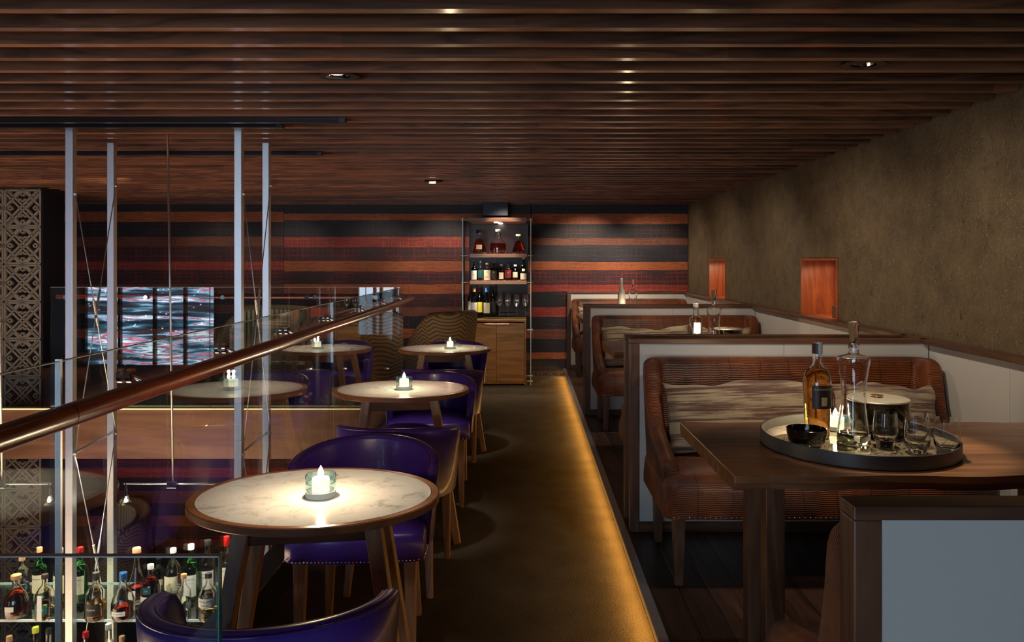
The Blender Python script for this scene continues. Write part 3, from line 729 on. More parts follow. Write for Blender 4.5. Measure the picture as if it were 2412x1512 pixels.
# ------------------------------------------------------------------ booth partitions
def partition(y0, lab, near):
    """thin framed wall, front face (towards the camera) at y0"""
    t = thing('booth_partition', lab, 'partition', (.51, y0, 0), 0, 'booth partitions')
    x1 = 1.452
    MB().box(0, x1, 0, .055, 1.0, 1.022).build('top_cap', M_walX, t, bevel=.002)
    MB().box(.0, .045, .001, .054, .0845, .9995).build('post', M_walZ, t, bevel=.003)
    MB().box(.0455, x1, .001, .054, .0845, .135).build('base_rail', M_walX, t, bevel=.002)
    b = MB(); e = [.0455, .0455 + (x1-.0455)*.5, x1]
    for i in range(2): b.box(e[i] + .0008, e[i+1] - .0008, .006, .049, .1355, .9995)
    b.build('padded_panel', M_white, t, bevel=.0012)
    return t
partition(1.152, 'nearest low partition with a dark wood frame and pale panel, at the lower right corner', 1)
partition(3.607, 'low wood framed partition with pale panel right behind the nearest booth bench', 1)
partition(3.80, 'low wood framed partition backing the partition of the nearest booth, facing away', 0)
partition(6.328, 'low wood framed partition with pale panel behind the middle booth bench', 1)
partition(6.505, 'low wood framed partition backing the partition of the middle booth, facing away', 0)
partition(9.045, 'furthest low wood framed partition, against the textile wall', 1)
def make_bench(lab):
    """faces -Y, back at y=0, left end at x=0, width w"""
    t = thing('booth_bench', lab, 'bench', (0, 0, 0), 0, 'ribbed fabric booth benches')
    w = 1.36; D = .60; path = []; r = .07
    ycen = -.05
    r = .05
    seq = [(.045, yy, -1, 0) for yy in (-.53, -.48, -.42, -.36, -.30, -.25, -.22, -.20, -.185, -.17, -.155, -.14, -.12)]
    for k in range(5):
        a = PI/2*k/4; seq.append((.045 + r - r*math.cos(a), -.045 - r + r*math.sin(a), -math.cos(a), math.sin(a)))
    for k in range(1, 8): seq.append((.095 + (w/2 - .095)*k/8, -.045, 0, 1))
    full = seq + [(w/2, -.045, 0, 1)] + [(w - x, y, -nx, ny) for (x, y, nx, ny) in reversed(seq)]
    n = len(full); zz = []
    for (x, y, nx, ny) in full:
        d = -y
        if d < .10: z = .945
        elif d < .14: z = .945 - .02*((d-.1)/.04)**2
        elif d < .22: z = .925 - .26*((d-.14)/.08)**.7
        else: z = .665 - .10*((d-.22)/.31)**.8
        zz.append(z)
    def top(u): return zz[int(round(u*(n-1)))]
    shell(full, top, lambda u: .40, .075, .012).build('backrest', M_cord, t, smooth=True, angle=70, sub=1)
    P = []
    for (s, z) in ((0, .375), (.01, .365), (.012, .40), (.0, .47), (-.012, .505), (-.05, .530), (-.12, .540), (-.28, .542)):
        x0, x1, y0, y1 = -s*.6, w + s*.6, -D - s, -.03 + min(0, s)*.2
        if s < 0: x0, x1 = -s, w + s
        c = .05; pts = []
        for (cx, cyy, a0) in ((x1 - c, y0 + c, -90), (x1 - c, y1 - c, 0), (x0 + c, y1 - c, 90), (x0 + c, y0 + c, 180)):
            for k in range(5): a = R(a0 + 90*k/4); pts.append((cx + c*math.cos(a), cyy + c*math.sin(a), z))
        P.append(pts)
    mb = MB().grid(P, cv=True); mb.f.append(tuple(range(len(P[0])))); mb.f.append(tuple(len(P[0])*(len(P)-1) + j for j in range(len(P[0])))); mb.t += [1, 1]
    mb.build('seat', M_cord, t, smooth=True, angle=60)
    nb = MB(); x = .03
    while x < w - .02: nb.sphere((x, -D - .012, .374), .0035, 4); x += .021
    nb.build('nailhead_trim', M_brass, t, smooth=True)
    for sx in (.06, w - .06):
        for yy in (-D + .045, -.09):
            MB().bar((sx, yy, .372), (sx, yy, .084), .05, .05, .036, .036).build('leg', M_walZ, t, bevel=.003)
    return t
bn = make_bench('rust ribbed bench of the nearest booth, behind the tray table')
bn.location = (.565, 3.585, 0)
# rows facing the camera, then rows facing away
dup(bn, (.565, 6.305, 0), 0, 'rust ribbed bench of the middle booth, with a long striped cushion')
dup(bn, (.565, 9.02, 0), 0, 'rust ribbed bench of the furthest booth, against the last partition')
dup(bn, (.565 + 1.36, 1.225, 0), PI, 'rust ribbed bench facing away at the bottom right, behind the nearest partition')
dup(bn, (.565 + 1.36, 3.875, 0), PI, 'rust ribbed bench facing away, between the nearest and middle booths')
dup(bn, (.565 + 1.36, 6.58, 0), PI, 'rust ribbed bench facing away, between the middle and furthest booths')

def pillow(cx, yc, zc, w, h, lab, seed, rx=-14):
    rr = random.Random(seed); P = []
    nu, nv = 30, 16
    for i in range(nu + 1):
        u = -1 + 2*i/nu; row = []
        for j in range(2*nv):
            a = 2*PI*j/(2*nv); c, s_ = math.cos(a), math.sin(a)
            v = (abs(c)**.6)*(1 if c > 0 else -1)
            ed = (1 - abs(u)**6)
            th = .085 * (max(0, ed)**.5) * (abs(s_)**.8) * (1 if s_ > 0 else -1)
            pin = 1 - .10*(1-abs(u)**2)*.6 + .05*abs(u)**3
            wob = .012*math.sin(u*4 + seed) + .005*math.sin(u*11 + seed*2)
            x = u*w/2*(1 - .06*(1 - abs(v)**2)*abs(u)**4)
            row.append((x + .004*math.sin(v*9 + seed), th + .006*math.sin(u*9 + v*4), v*h/2*pin + wob*(v > 0)*abs(v)))
        P.append(row)
    mb = MB().grid(P, cv=True)
    mb.f.append(tuple(range(2*nv))); mb.f.append(tuple(nu*2*nv + j for j in range(2*nv))); mb.t += [1, 1]
    o = mb.build('cushion', M_pillow, None, smooth=True, angle=80)
    o.location = (cx, yc, zc); o.rotation_euler = (R(rx), R(rr.uniform(-2, 2)), 0)
    return tag(o, lab, 'cushion', 'striped lumbar cushions')
for k, (p, nm) in enumerate(zip(PART, ('nearest', 'middle', 'furthest'))):
    pillow(.99, p - .262, .705, .72, .31, f'long tan and brown striped cushion at the aisle end of the {nm} booth bench', k*3 + 1)
    pillow(1.62, p - .258, .70, .46, .29, f'shorter brown striped cushion at the wall end of the {nm} booth bench', k*3 + 2)
# ------------------------------------------------------------------ booth tables
def make_btable(lab):
    t = thing('booth_table', lab, 'table', (0, 0, 0), 0, 'thick walnut slab tables')
    rr = random.Random(4); n = 26; top = []
    # live edge outline
    fr = [(.0 + 1.385*i/n, -.336 + .006*math.sin(i*.9) + rr.uniform(-.003, .003)) for i in range(n+1)]
    bk = [(1.385*(1 - i/n), .336 + .006*math.sin(i*1.3) + rr.uniform(-.003, .003)) for i in range(n+1)]
    fr[0] = (.008, -.338)
    out = fr + bk; m = len(out); mb = MB(); cen = (.7, 0)
    lv = [(.775, .985, .03), (.778, 1, .012), (.800, 1, 0), (.816, 1, -.001), (.819, .999, .001)]
    P = []
    for z, s, ins in lv:
        P.append([(x, y - math.copysign(ins, y)*(1 if abs(y) > .3 else 0), z) for (x, y) in out])
    mb.grid(P, cv=True); mb.f.append(tuple(range(m))); mb.f.append(tuple(m*(len(P)-1) + j for j in range(m))); mb.t += [1, 1]
    mb.build('tabletop', M_slab, t, bevel=.0015)
    for sx in (.175, 1.1):
        MB().box(sx, sx + .058, -.085, -.03, .086, .7745).build('leg', M_walZ, t, bevel=.002)
        MB().box(sx, sx + .058, .10, .155, .086, .7745).build('leg', M_walZ, t, bevel=.002)
        MB().box(sx, sx + .058, -.0295, .0995, .70, .7745).build('crosspiece', M_walY, t, bevel=.002)
    return t
bt = make_btable('walnut slab table of the nearest booth, holding the big round tray'); bt.location = (.56, 2.352, 0)
dup(bt, (.56, 5.073, 0), 0, 'walnut slab table of the middle booth, mostly hidden behind the partition')
dup(bt, (.56, 7.80, 0), 0, 'walnut slab table of the furthest booth, mostly hidden behind the partition')
# ------------------------------------------------------------------ bottles
STY = {
 'std': [(0,0),(.92,0),(1,.02),(1,.60),(.93,.655),(.60,.72),(.38,.78),(.33,.83),(.33,.955)],
 'wine': [(0,0),(.92,0),(1,.02),(1,.58),(.90,.66),(.50,.74),(.38,.79),(.36,.96)],
 'squat': [(0,0),(.88,0),(1,.04),(1.0,.48),(.93,.58),(.60,.70),(.34,.76),(.30,.80),(.30,.93)],
 'flask': [(0,0),(.70,0),(.92,.06),(1,.20),(.98,.36),(.80,.52),(.50,.64),(.34,.74),(.30,.80),(.30,.93)],
 'cone': [(0,0),(.60,0),(.92,.07),(1,.16),(.95,.24),(.62,.46),(.38,.62),(.28,.76),(.27,.92)],
 'malt': [(0,0),(.80,0),(.86,.02),(.90,.25),(1,.50),(.99,.58),(.86,.67),(.50,.75),(.34,.79),(.31,.84),(.32,.95)],
 'tall': [(0,0),(.94,0),(1,.015),(1,.66),(.95,.70),(.55,.75),(.42,.79),(.42,.96)],
 'bell': [(0,0),(.75,0),(1,.07),(.97,.2),(.80,.36),(.60,.52),(.36,.66),(.25,.74),(.25,.92)],
}
def bottle(lab, x, y, z, h, r, sty, gm, fill, lm, cap, capr=.42, caph=.09, label=None, group='liquor bottles on the hanging glass shelf', kind='bottle', text=None, caplong=False, rz=0, sy=1.0):
    t = thing('liquor_bottle', lab, kind, (x, y, z), rz, group)
    pr = [(a*r, b*h) for a, b in STY[sty]]
    if h < .2: seg = 20
    else: seg = 28
    th = min(.0025, r*.1); opaque = gm is M_dkglass
    if opaque or fill is None:
        MB().lathe(pr + [(0, pr[-1][1])], seg, (0, 0, 0), 1, sy).build('glass_body', gm, t, smooth=True, angle=40)
    else:
        inner = [(max(a - th, 0), max(b, .007)) for a, b in pr[1:]]
        MB().lathe(pr + list(reversed(inner)) + [(0, .007)], seg, (0, 0, 0), 1, sy).build('glass_body', gm, t, smooth=True, angle=40)
        zl = fill * h; liq = [(0, .0068)]
        pi = inner
        for (a1, b1), (a2, b2) in zip(pi[:-1], pi[1:]):
            if b1 <= zl: liq.append((a1 - .0001, b1 + .0001 if b1 < .0075 else b1))
            if b1 <= zl < b2: k = (zl - b1)/max(b2 - b1, 1e-6); liq.append((a1 + (a2 - a1)*k - .0001, zl))
        liq.append((0, liq[-1][1]))
        MB().lathe(liq, seg, (0, 0, 0), 1, sy).build('liquid', lm, t, smooth=True, angle=40)
    zc = pr[-1][1]
    c0_ = zc - (.07*h if caplong else .004)
    MB().lathe([(0, c0_), (r*capr, c0_), (r*capr, zc + caph*h*.8), (r*capr*.9, zc + caph*h*.9), (0, zc + caph*h*.9)], 18, (0, 0, 0), 1, sy).build('cap', cap, t, smooth=True, angle=40)
    for q in (label or []):
        mat, z0, z1, wid = q[:4]; txts = q[4:]
        rr = r*1.006 + .0003; P = []
        a = wid/2
        for i in range(13):
            an = -a + 2*a*i/12; P.append([(rr*math.sin(an), -rr*sy*math.cos(an), z0*h), (rr*math.sin(an), -rr*sy*math.cos(an), z1*h)])
        lb = MB().grid(P).build('paper_label', mat, t, smooth=True)
        for (s_, size, zz, m_) in txts: lettering(s_, size, m_, lb, (0, 0, zz*h), rr*1.004)
    return t
# ------------------------------------------------------------------ hanging bottle rack
RY0, RY1 = 3.844, 4.325
POST = [(-2.35, RY0, 'front left'), (-2.405, RY1, 'rear left'), (-1.48, RY0, 'front right'), (-1.505, RY1, 'rear right')]
for (x, y, nm) in POST:
    t = thing('hanging_post', f'square brushed steel post hanging from the slatted ceiling, {nm} one of the four', 'post', (x, y, 0), 0, 'hanging steel posts')
    MB().box(-.019, .019, -.019, .019, -1.6, 2.0875).build('shaft', M_steel, t, bevel=.002)
    for z in (-.47, -.9): MB().box(-.03, .03, -.03 if y < 4 else -.024, .0 if y < 4 else .03, z - .022, z - .002).build('shelf_clip', M_steel, t, bevel=.002) if False else None
def brace(x, x2, nm):
    for (a, b_, za, zb, w_) in ((RY0, RY1, 1.75, .42, 'falling to the rear'), (RY1, RY0, 1.84, .42, 'falling to the front'), (RY0, RY1, .40, -.9, 'lower, falling to the rear'), (RY1, RY0, .40, -.9, 'lower, falling to the front')):
        sx = .022
        xa, xb = (x if a == RY0 else x2) + sx, (x if b_ == RY0 else x2) + sx
        t = thing('brace_cable', f'thin steel tension cable between the two {nm} hanging posts, {w_}', 'cable', (xa, a, za), 0, 'rack brace cables')
        d = Vector((xb - xa, b_ - a, zb - za))
        MB().tube([(0, 0, 0), d], .0028, 8).build('wire', M_steel, t, smooth=True)
        MB().tube([d*.42, d*.53], .0065, 10).build('turnbuckle', M_steel, t, smooth=True, angle=40)
        MB().sphere((0, 0, 0), .009, 6).build('end_bolt', M_steel, t, smooth=True)
    t = tag(MB().tube([(x + .0, RY0 + .02, .40), (x2 + .0, RY1 - .02, .40)], .006, 10).build('cross_rod', M_steel, None, smooth=True), f'thin horizontal steel rod joining the {nm} hanging posts', 'rod')
brace(-2.35, -2.405, 'left'); brace(-1.48, -1.505, 'right')
for (z, nm) in ((-.462, 'upper'), (-.90, 'lower')):
    t = thing('glass_shelf', f'{nm} glass shelf hung between the steel posts, crowded with liquor bottles', 'shelf', (-2.3, RY0, z))
    MB().box(-1.0, .72, .022, .46, -.012, -.0002).build('glass_plate', M_shelfg, t)
    MB().box(-1.0, .72, .0185, .0215, -.013, .0).build('front_edge', M_edgel, t)
    MB().box(-1.0, .72, .4605, .4635, -.013, .0).build('rear_edge', M_edgel, t)
def bpx(px, base_y, z=-.462):
    d = (H - z)*F/(base_y - VY); return ((px - VX)*d/F, d, z, d/F)
def BP(lab, px, base, hpx, wpx, sty, gm, fill, lm, cap, z=-.462, **k):
    x, y, zz, s = bpx(px, base, z); return bottle(lab, x, y, zz, hpx*s, wpx*s/2, sty, gm, fill, lm, cap, **k)
lab_c = lambda *t: [(M_paper, .18, .46, 2.0, *t)]
BP('amber flask bottle with round cork, at the left picture edge behind the glass divider', 38, 1452, 98, 52, 'flask', M_clear, .62, M_red, M_cork, label=[(M_paperw, .22, .34, .8)])
BP('clear bottle with tall cork behind the amber flask at the far left', 52, 1398, 84, 32, 'std', M_clear, .3, M_water, M_cork)
BP('dark green bottle with cream label, second from the left picture edge, rear row', 93, 1411, 118, 29, 'std', M_green, None, None, M_cork, label=[(M_paper, .16, .52, 2.2, ('Ballantine', .012, .44, M_ink))])
BP('clear bottle with brown round stopper and oval blue ORD label', 106, 1455, 102, 42, 'squat', M_clear, .25, M_gold, M_brown, capr=.36, label=[(M_paperw, .02, .60, .5), (M_teal, .16, .36, 1.5, ('ORD', .017, .26, M_paperw))])
BP('dark bottle with cream label just right of the metal glass edge, rear row', 142, 1413, 118, 29, 'std', M_dkglass, None, None, M_paperw, label=[(M_paper, .16, .52, 2.2, ('Ballantine', .012, .44, M_ink))])
BP('green bottle with cream label between the two left posts, rear row', 189, 1415, 122, 33, 'std', M_green, None, None, M_redcap, label=[(M_paper, .17, .52, 2.0, ('Ballantine', .013, .45, M_ink), ('blended scotch', .006, .36, M_ink))])
BP('rounded clear bottle with black collar, torn black label and amber whisky', 226, 1457, 108, 46, 'squat', M_clear, .36, M_amber, M_blackcap, capr=.36, caplong=True, label=[(M_ink, .14, .40, 1.7, ('Grants', .016, .28, M_paper))])
BP('round flask with blue neck and small silver label, red whisky at its bottom', 290, 1457, 108, 52, 'flask', M_clear, .30, M_red, M_blue, capr=.34, caplong=True, label=[(M_paperw, .15, .25, 1.3, ('DALMORE', .010, .2, M_ink))])
BP('tall conical clear decanter bottle with orange cork, rear row', 322, 1415, 125, 44, 'cone', M_clear, .30, M_red, M_cork, capr=.42, label=[(M_paperw, .10, .26, .7)])
BP('bottle labelled THE GLENLIVET with a blue round seal', 355, 1436, 106, 42, 'squat', M_clear, .70, M_red, M_paperw, capr=.34, label=[(M_paperw, .06, .36, 2.3, ('THE', .009, .31, M_ink), ('GLENLIVET', .0135, .25, M_ink), ('21', .013, .12, M_ink)), (M_teal, .42, .56, .9, ('GSD', .009, .49, M_paperw))])
BP('dark bottle with cream band behind the blue sealed bottle', 374, 1402, 92, 27, 'std', M_dkglass, None, None, M_blackcap, label=[(M_paper, .3, .45, 2.2)])
BP('clear rounded bottle with cream 10 label and pale stopper, rear row', 408, 1402, 110, 38, 'squat', M_clear, .2, M_water, M_paperw, capr=.36, label=[(M_paper, .16, .46, 1.9, ('10', .02, .3, M_ink))])
BP('green bottle with white LAPHROAIG label and white cap', 450, 1412, 126, 34, 'std', M_green, None, None, M_paperw, label=[(M_paperw, .10, .50, 2.2, ('LAPHROAIG', .0125, .42, M_ink), ('ISLAY SINGLE MALT', .006, .35, M_ink))])
BP('small clear bottle with orange cork beside the green white-capped bottle', 433, 1455, 100, 32, 'std', M_clear, .45, M_water, M_cork)
BP('tall clear bottle with black cap and white MACALLAN label', 489, 1400, 124, 39, 'std', M_clear, .1, M_gold, M_blackcap, label=[(M_paperw, .16, .50, 2.2, ('THE', .008, .44, M_ink), ('MACALLAN', .012, .38, M_ink)), (M_ink, .14, .158, 2.2)])
BP('squat clear bottle with black cap and HIGHLAND PARK label', 491, 1457, 106, 43, 'squat', M_clear, .24, M_gold, M_blackcap, capr=.36, label=[(M_paperw, .32, .52, 2.3, ('HIGHLAND', .0155, .455, M_ink), ('PARK', .0155, .37, M_ink)), (M_ink, .20, .28, 1.2, ('25', .011, .24, M_paper))])
BP('red necked bottle with white label at the right end of the upper glass shelf', 534, 1410, 142, 33, 'std', M_clear, .25, M_red, M_redcap, caplong=True, label=[(M_paperw, .22, .56, 2.1, ('MACALLAN', .011, .5, M_ink))])
LOW = [(28, 'amber'), (75, 'dark with yellow top'), (120, 'clear'), (160, 'brown'), (207, 'dark cream labelled'), (248, 'pale blue'), (292, 'black with small white label'), (340, 'green'), (384, 'dark'), (430, 'amber squat'), (478, 'black')]
for i, (px, d_) in enumerate(LOW):
    gm, fl, lm = [(M_clear, .7, M_amber), (M_dkglass, None, None), (M_clear, .3, M_water), (M_clear, .7, M_red), (M_dkglass, None, None), (M_clear, .6, M_water), (M_dkglass, None, None), (M_green, None, None), (M_dkglass, None, None), (M_clear, .6, M_amber), (M_dkglass, None, None)][i]
    x = (px - VX)*3.98/F
    bottle(f'{d_} bottle on the lower glass shelf, only its top showing, number {i+1} from the left' if False else f'{d_} bottle on the lower glass shelf, {["at the left picture edge","under the corked flask","below the oval label bottle","between the two metal uprights","right of the left front post","below the torn black label","below the red round flask","below the conical decanter","below the dark banded bottle","behind the foreground chair","at the shelf right end"][i]}',
           x, 3.96 + .05*(i % 2), -.90, .30 + .015*(i % 3), .036 + .003*(i % 2), ['squat', 'std', 'tall'][i % 3], gm, fl, lm, [M_cork, M_yellow, M_blackcap, M_cork, M_redcap, M_paperw][i % 6],
           label=[(M_paper if i % 2 else M_paperw, .2, .5, 1.8)], group='bottles on the lower hanging shelf')
# halogen pendants over the shelf
def halogen(x, y, lab):
    t = thing('two_arm_pendant', lab, 'lamp', (x, y, 0), 0, 'thin two arm halogen pendants')
    MB().tube([(-.03, 0, 2.087), (0, 0, .215)], .0055, 10).build('stem', M_steel, t, smooth=True)
    MB().box(-.027, .027, -.02, .02, .177, .213).build('junction_block', M_chrome, t, bevel=.003)
    MB().tube([(-.265, 0, .196), (.265, 0, .196)], .0045, 10).build('arm', M_steel, t, smooth=True)
    for s in (-1, 1):
        MB().tube([(s*.255, 0, .20), (s*.255, 0, .13)], .006, 10).tube([(s*.255, 0, .17), (s*.255, 0, .135)], .011, 12).build('lamp_holder', M_chrome, t, smooth=True, angle=40)
        MB().lathe([(.010, .135), (.014, .12), (.030, .088), (.029, .088), (.013, .12)], 20, (s*.255, 0, 0)).build('lamp_shade', M_thin, t, smooth=True)
        MB().sphere((s*.255, 0, .105), .009, 6).build('bulb', M_bulb, t, smooth=True)
        spot((x + s*.255, y, .10), (x + s*.2, y + .05, -.9), 20, HAL, 120, .8, .012)
halogen(-1.905, 4.02, 'thin steel pendant with a crossbar and two small halogen lamps over the bottles')
halogen(-2.83, 4.02, 'thin steel halogen pendant at the left picture edge, only its right lamp showing')
spot((-1.75, 4.6, .55), (-1.9, 4.1, -.5), 85, HAL, 70, .8)  # added spots to brighten the bottles, no pendant hangs here
spot((-2.6, 4.6, .55), (-2.5, 4.1, -.5), 80, HAL, 70, .8)
spot((-2.2, 3.3, .8), (-2.1, 4.1, -.5), 85, HAL, 60, .8)  # added front spot on the bottles, no fitting built

# ------------------------------------------------------------------ lattice screen column
t = thing('lattice_screen', 'tall metal lattice screen column of square geometric tiles at the left edge', 'screen', (-4.55, 7.0, 0))
T = .353; proto = None
def tile_mesh():
    mb = MB(); wd = .026; k = [0]
    def seg(a, b_, w_=wd):
        k[0] = (k[0] + 1) % 5; e = .0004*k[0]
        A, B = Vector((a[0]*T, e, a[1]*T)), Vector((b_[0]*T, e, b_[1]*T)); d_ = (B - A).normalized(); u_ = Vector((d_.z, 0, -d_.x)); q_ = len(mb.v)
        for P_ in (A, B):
            for sx_, sy_ in ((-1, -1), (1, -1), (1, 1), (-1, 1)): mb.v.append(tuple(P_ + u_*sx_*w_*.42 + Vector((0, sy_*(.016 + e), 0))))
        for f_ in ((0,3,2,1),(4,5,6,7),(0,1,5,4),(1,2,6,5),(2,3,7,6),(3,0,4,7)): mb.f.append(tuple(q_ + k_ for k_ in f_)); mb.t.append(1)
    def pl(pts, w_=wd, close=False):
        for p, q in zip(pts, pts[1:] + ([pts[0]] if close else [])): seg(p, q, w_)
    pl([(0.03, .03), (.97, .03), (.97, .97), (.03, .97)], .020, True)
    pl([(0, 0.5), (.5, 0.0)], .02); pl([(.5, 0), (1, .5)], .02); pl([(1, .5), (.5, 1)], .02); pl([(.5, 1), (0, .5)], .02)
    pl([(.03, .90), (.90, .03)], .02); pl([(.10, .97), (.97, .10)], .0) if False else None
    pl([(.10, .03), (.97, .90)], .02); pl([(.03, .10), (.90, .97)], .02); pl([(.10, .97), (.97, .10)], .02)
    for s in (1, -1):
        f = (lambda p: p) if s == 1 else (lambda p: (p[0], 1 - p[1]))
        for cx in (.24, .76): pl([f(q) for q in ((cx - .17, .03), (cx, .2), (cx + .17, .03))], .018)
        pl([f(q) for q in ((.36, .33), (.43, .26), (.5, .33), (.57, .26), (.64, .33), (.60, .37))], .016)
        pl([f(q) for q in ((.5, .18), (.44, .12), (.5, .06), (.56, .12))], .014, True)
    for cx in (.16, .84): pl([(cx - .06, .5), (cx, .56), (cx + .06, .5), (cx, .44)], .014, True)
    return mb
M_latt = plain('bronze_lattice', (.34, .29, .22), .42, .6)
z = 2.06 - T*1.0; n = 0
for r_ in range(13):
    for c in range(2):
        if proto is None: proto = tile_mesh().build('lattice_tile', M_latt, t); o = proto
        else: o = proto.copy(); COL.objects.link(o); o.parent = t
        o.location = (-T*(c+1) + .0, 0, 2.075 - T*(r_ + 1))
MB().box(.004, .02, -.02, .30, -2.6, 2.0875).build('side_frame', M_black, t)
for c in range(1):
    pass
# ------------------------------------------------------------------ ceiling fittings
def downlight(x, y, lab, lit=True):
    t = thing('recessed_downlight', lab, 'downlight', (x, y, 2.090 if y < 5 else 2.078), 0, 'recessed ceiling downlights')
    MB().lathe([(.0785, 0), (.080, .004), (.062, .03), (.060, .03), (.050, .006), (.045, .0)], 40, (0, 0, 0), 1, .76, closed=True).build('trim_ring', M_black, t, smooth=True, angle=40)
    MB().lathe([(.045, .004), (.036, .022), (.018, .045), (0, .047)], 32, (-.008, 0, 0), 1, .9).build('reflector', M_chrome, t, smooth=True)
    (MB().lathe([(0, .012), (.030, .012), (.026, .020), (0, .024)], 24, (-.008, 0, 0)) if lit else MB().lathe([(0, .028), (.010, .030), (.012, .040), (0, .044)], 16, (-.008, 0, 0))).build('bulb', emit('downlight_bulb_' + str(x), (1, .72, .5), 2.2 if lit else .6), t, smooth=True).location.z = 0 if y < 5 else -.024
downlight(-.698, 2.773, 'round chrome downlight in the slatted ceiling, above the round tables')
downlight(1.19, 2.611, 'round chrome downlight in the slatted ceiling, above the nearest booth table', False)
downlight(-.786, 6.36, 'small glowing downlight far back in the slatted ceiling')
def track(x0, x1, y, lab):
    t = thing('track_rail', lab, 'track light rail', (0, y, 2.0865), 0, 'black ceiling light tracks')
    MB().box(x0, x1, -.018, .018, -.024, 0).build('rail', M_black, t, bevel=.002)
    MB().box(x1 - .03, x1 + .002, -.0195, .0195, -.026, -.0005).build('end_cap', M_blackcap, t, bevel=.002)
track(-4.5, -1.205, 3.70, 'black track rail on the slatted ceiling ending above the right hanging posts')
track(-4.5, -1.27, 4.65, 'black track rail further back on the slatted ceiling behind the hanging posts')
track(-4.5, -.86, 3.56, 'thin black slot rail just before the nearer track, reaching furthest right')
tag(MB().box(-.50, -.20, 8.7, 8.9, 1.93, 2.087).build('ceiling_speaker', M_black, bevel=.004), 'small black box fixed under the ceiling above the glass cabinet', 'speaker')

# ------------------------------------------------------------------ niches in the right wall
for i, ((a, c), nm) in enumerate(zip(NI, ('nearer', 'further'))):
    t = thing('wall_niche', f'{nm} wood lined niche glowing orange in the straw plaster wall', 'niche', (2.0, a, nz0))
    D = c - a; h = nz1 - nz0; e = .016
    MB().box(.228, .2385, .001, D - .001, -.018, h + .016).build('back_panel', M_niche, t)
    MB().box(-.008, .227, .001, e, -.0175, h + .0155).build('side_panel', M_niche, t, bevel=.001)
    MB().box(-.008, .227, D - e, D - .001, -.0175, h + .0155).build('side_panel', M_niche, t, bevel=.001)
    MB().box(-.008, .227, e + .0005, D - e - .0005, h, h + .0155).build('top_panel', M_niche, t, bevel=.001)
    MB().box(-.008, .227, e + .0005, D - e - .0005, -.0175, 0).build('sill', M_niche, t, bevel=.001)
    MB().lathe([(0, 0), (.02, 0), (.02, -.008), (0, -.008)], 20, (.09, .12, h - .0001)).build('lamp_disc', M_bulb, t)
    spot((2.09, a + .12, nz1 - .012), (2.14, a + D*.75, nz0), 4.0, (1, .74, .48), 92, .25, .012)
tag(MB().box(2.06, 2.19, 4.775, 4.99, 1.0205, 1.10).build('wooden_box', M_walY, bevel=.003), 'small dark wooden box inside the nearer lit niche', 'box')
t = thing('drawing_sticks', 'two thin white sticks crossed on the wooden box in the niche', 'stick', (2.055, 4.86, 1.1005))
MB().tube([(.0, -.03, .002), (.03, .05, .002)], .0022, 8).build('stick', M_paperw, t, smooth=True)
MB().tube([(.0, .03, .0065), (.06, .02, .0065)], .0022, 8).build('stick', M_paperw, t, smooth=True)
t = thing('balance_scale', 'small brass hanging pan on a thin chain inside the nearer niche', 'scale', (2.15, 4.80, 1.405))
MB().tube([(0, 0, 0), (.0, .035, -.10), (0, .05, -.245)], .0012, 6).build('chain', M_brass, t, smooth=True)
MB().lathe([(0, -.262), (.025, -.258), (.04, -.245), (.038, -.245), (.024, -.255), (0, -.259)], 24, (0, .03, 0)).build('pan', M_brass, t, smooth=True)

# ------------------------------------------------------------------ glass cabinet
CX0, CX1, CY0, CY1 = -.702, .063, 8.353, 8.93
t = thing('display_cabinet', 'tall glass sided display cabinet with walnut doors and lit bottle shelves', 'cabinet', (0, 0, 0))
for x in (CX0, CX1):
    sd = MB().box(x - .005, x + .005, CY0, CY1, .0, 1.885).build('side_glass', M_pane, t)
    MB().box(x - .0052, x + .0052, CY0 - .002, CY0 - .0002, 0, 1.885).build('glass_edge', M_edgel, sd)
MB().box(CX0 + .03, CX1 - .03, CY1 - .012, CY1, .79, 1.84).build('back_mirror', plain('dark_mirror', (.02, .013, .014), .25, 0, .25), t)
WX0, WX1 = -.625, .018
MB().box(WX0 - .02, WX1, CY0 + .01, CY1, 1.843, 1.887).build('canopy', M_walX, t, bevel=.002)
for (z0, z1) in ((1.439, 1.479), (1.138, 1.176)):
    MB().box(WX0, WX1, CY0 + .01, CY1 - .02, z0, z1).build('wood_shelf', M_shw, t, bevel=.002)
MB().box(CX0 + .006, CX1 - .006, CY0 + .01, CY1 - .02, .772, .784).build('glass_shelf', M_shelfg, t)
for z in (1.865, 1.459, 1.157, .62, .10, .04):
    for x, s in ((CX0, 1), (CX1, -1)):
        xe = (WX0 - .02 if s > 0 else WX1)
        MB().tube([(x - s*.02, CY0 + .06, z), (xe, CY0 + .06, z)], .007, 10).tube([(x - s*.024, CY0 + .06, z), (x - s*.006, CY0 + .06, z)], .012, 12).build('pin', M_brass if z > 1 else M_steel, t, smooth=True, angle=40)
for (x, y) in ((-.33, 8.5), (-.29, 8.75)):
    MB().lathe([(0, 0), (.026, 0), (.026, -.006), (0, -.006)], 20, (x, y, 1.8428)).build('spot_lamp', M_bulb, t)
BX0, BX1 = -.66, .012
MB().box(BX0, BX1, CY0, CY1, .716, .738).build('counter', M_cab, t, bevel=.002)
b = MB().box(BX0, BX0 + .02, CY0, CY1, .0, .7155).box(BX1 - .02, BX1, CY0, CY1, 0, .7155).box(BX0 + .02, BX1 - .02, CY0, CY1, .018, .04).box(BX0+.02, BX1-.02, CY1 - .01, CY1, .04, .7155)
b.build('carcass', M_cab, t, bevel=.0015)
xm = (BX0 + BX1)/2
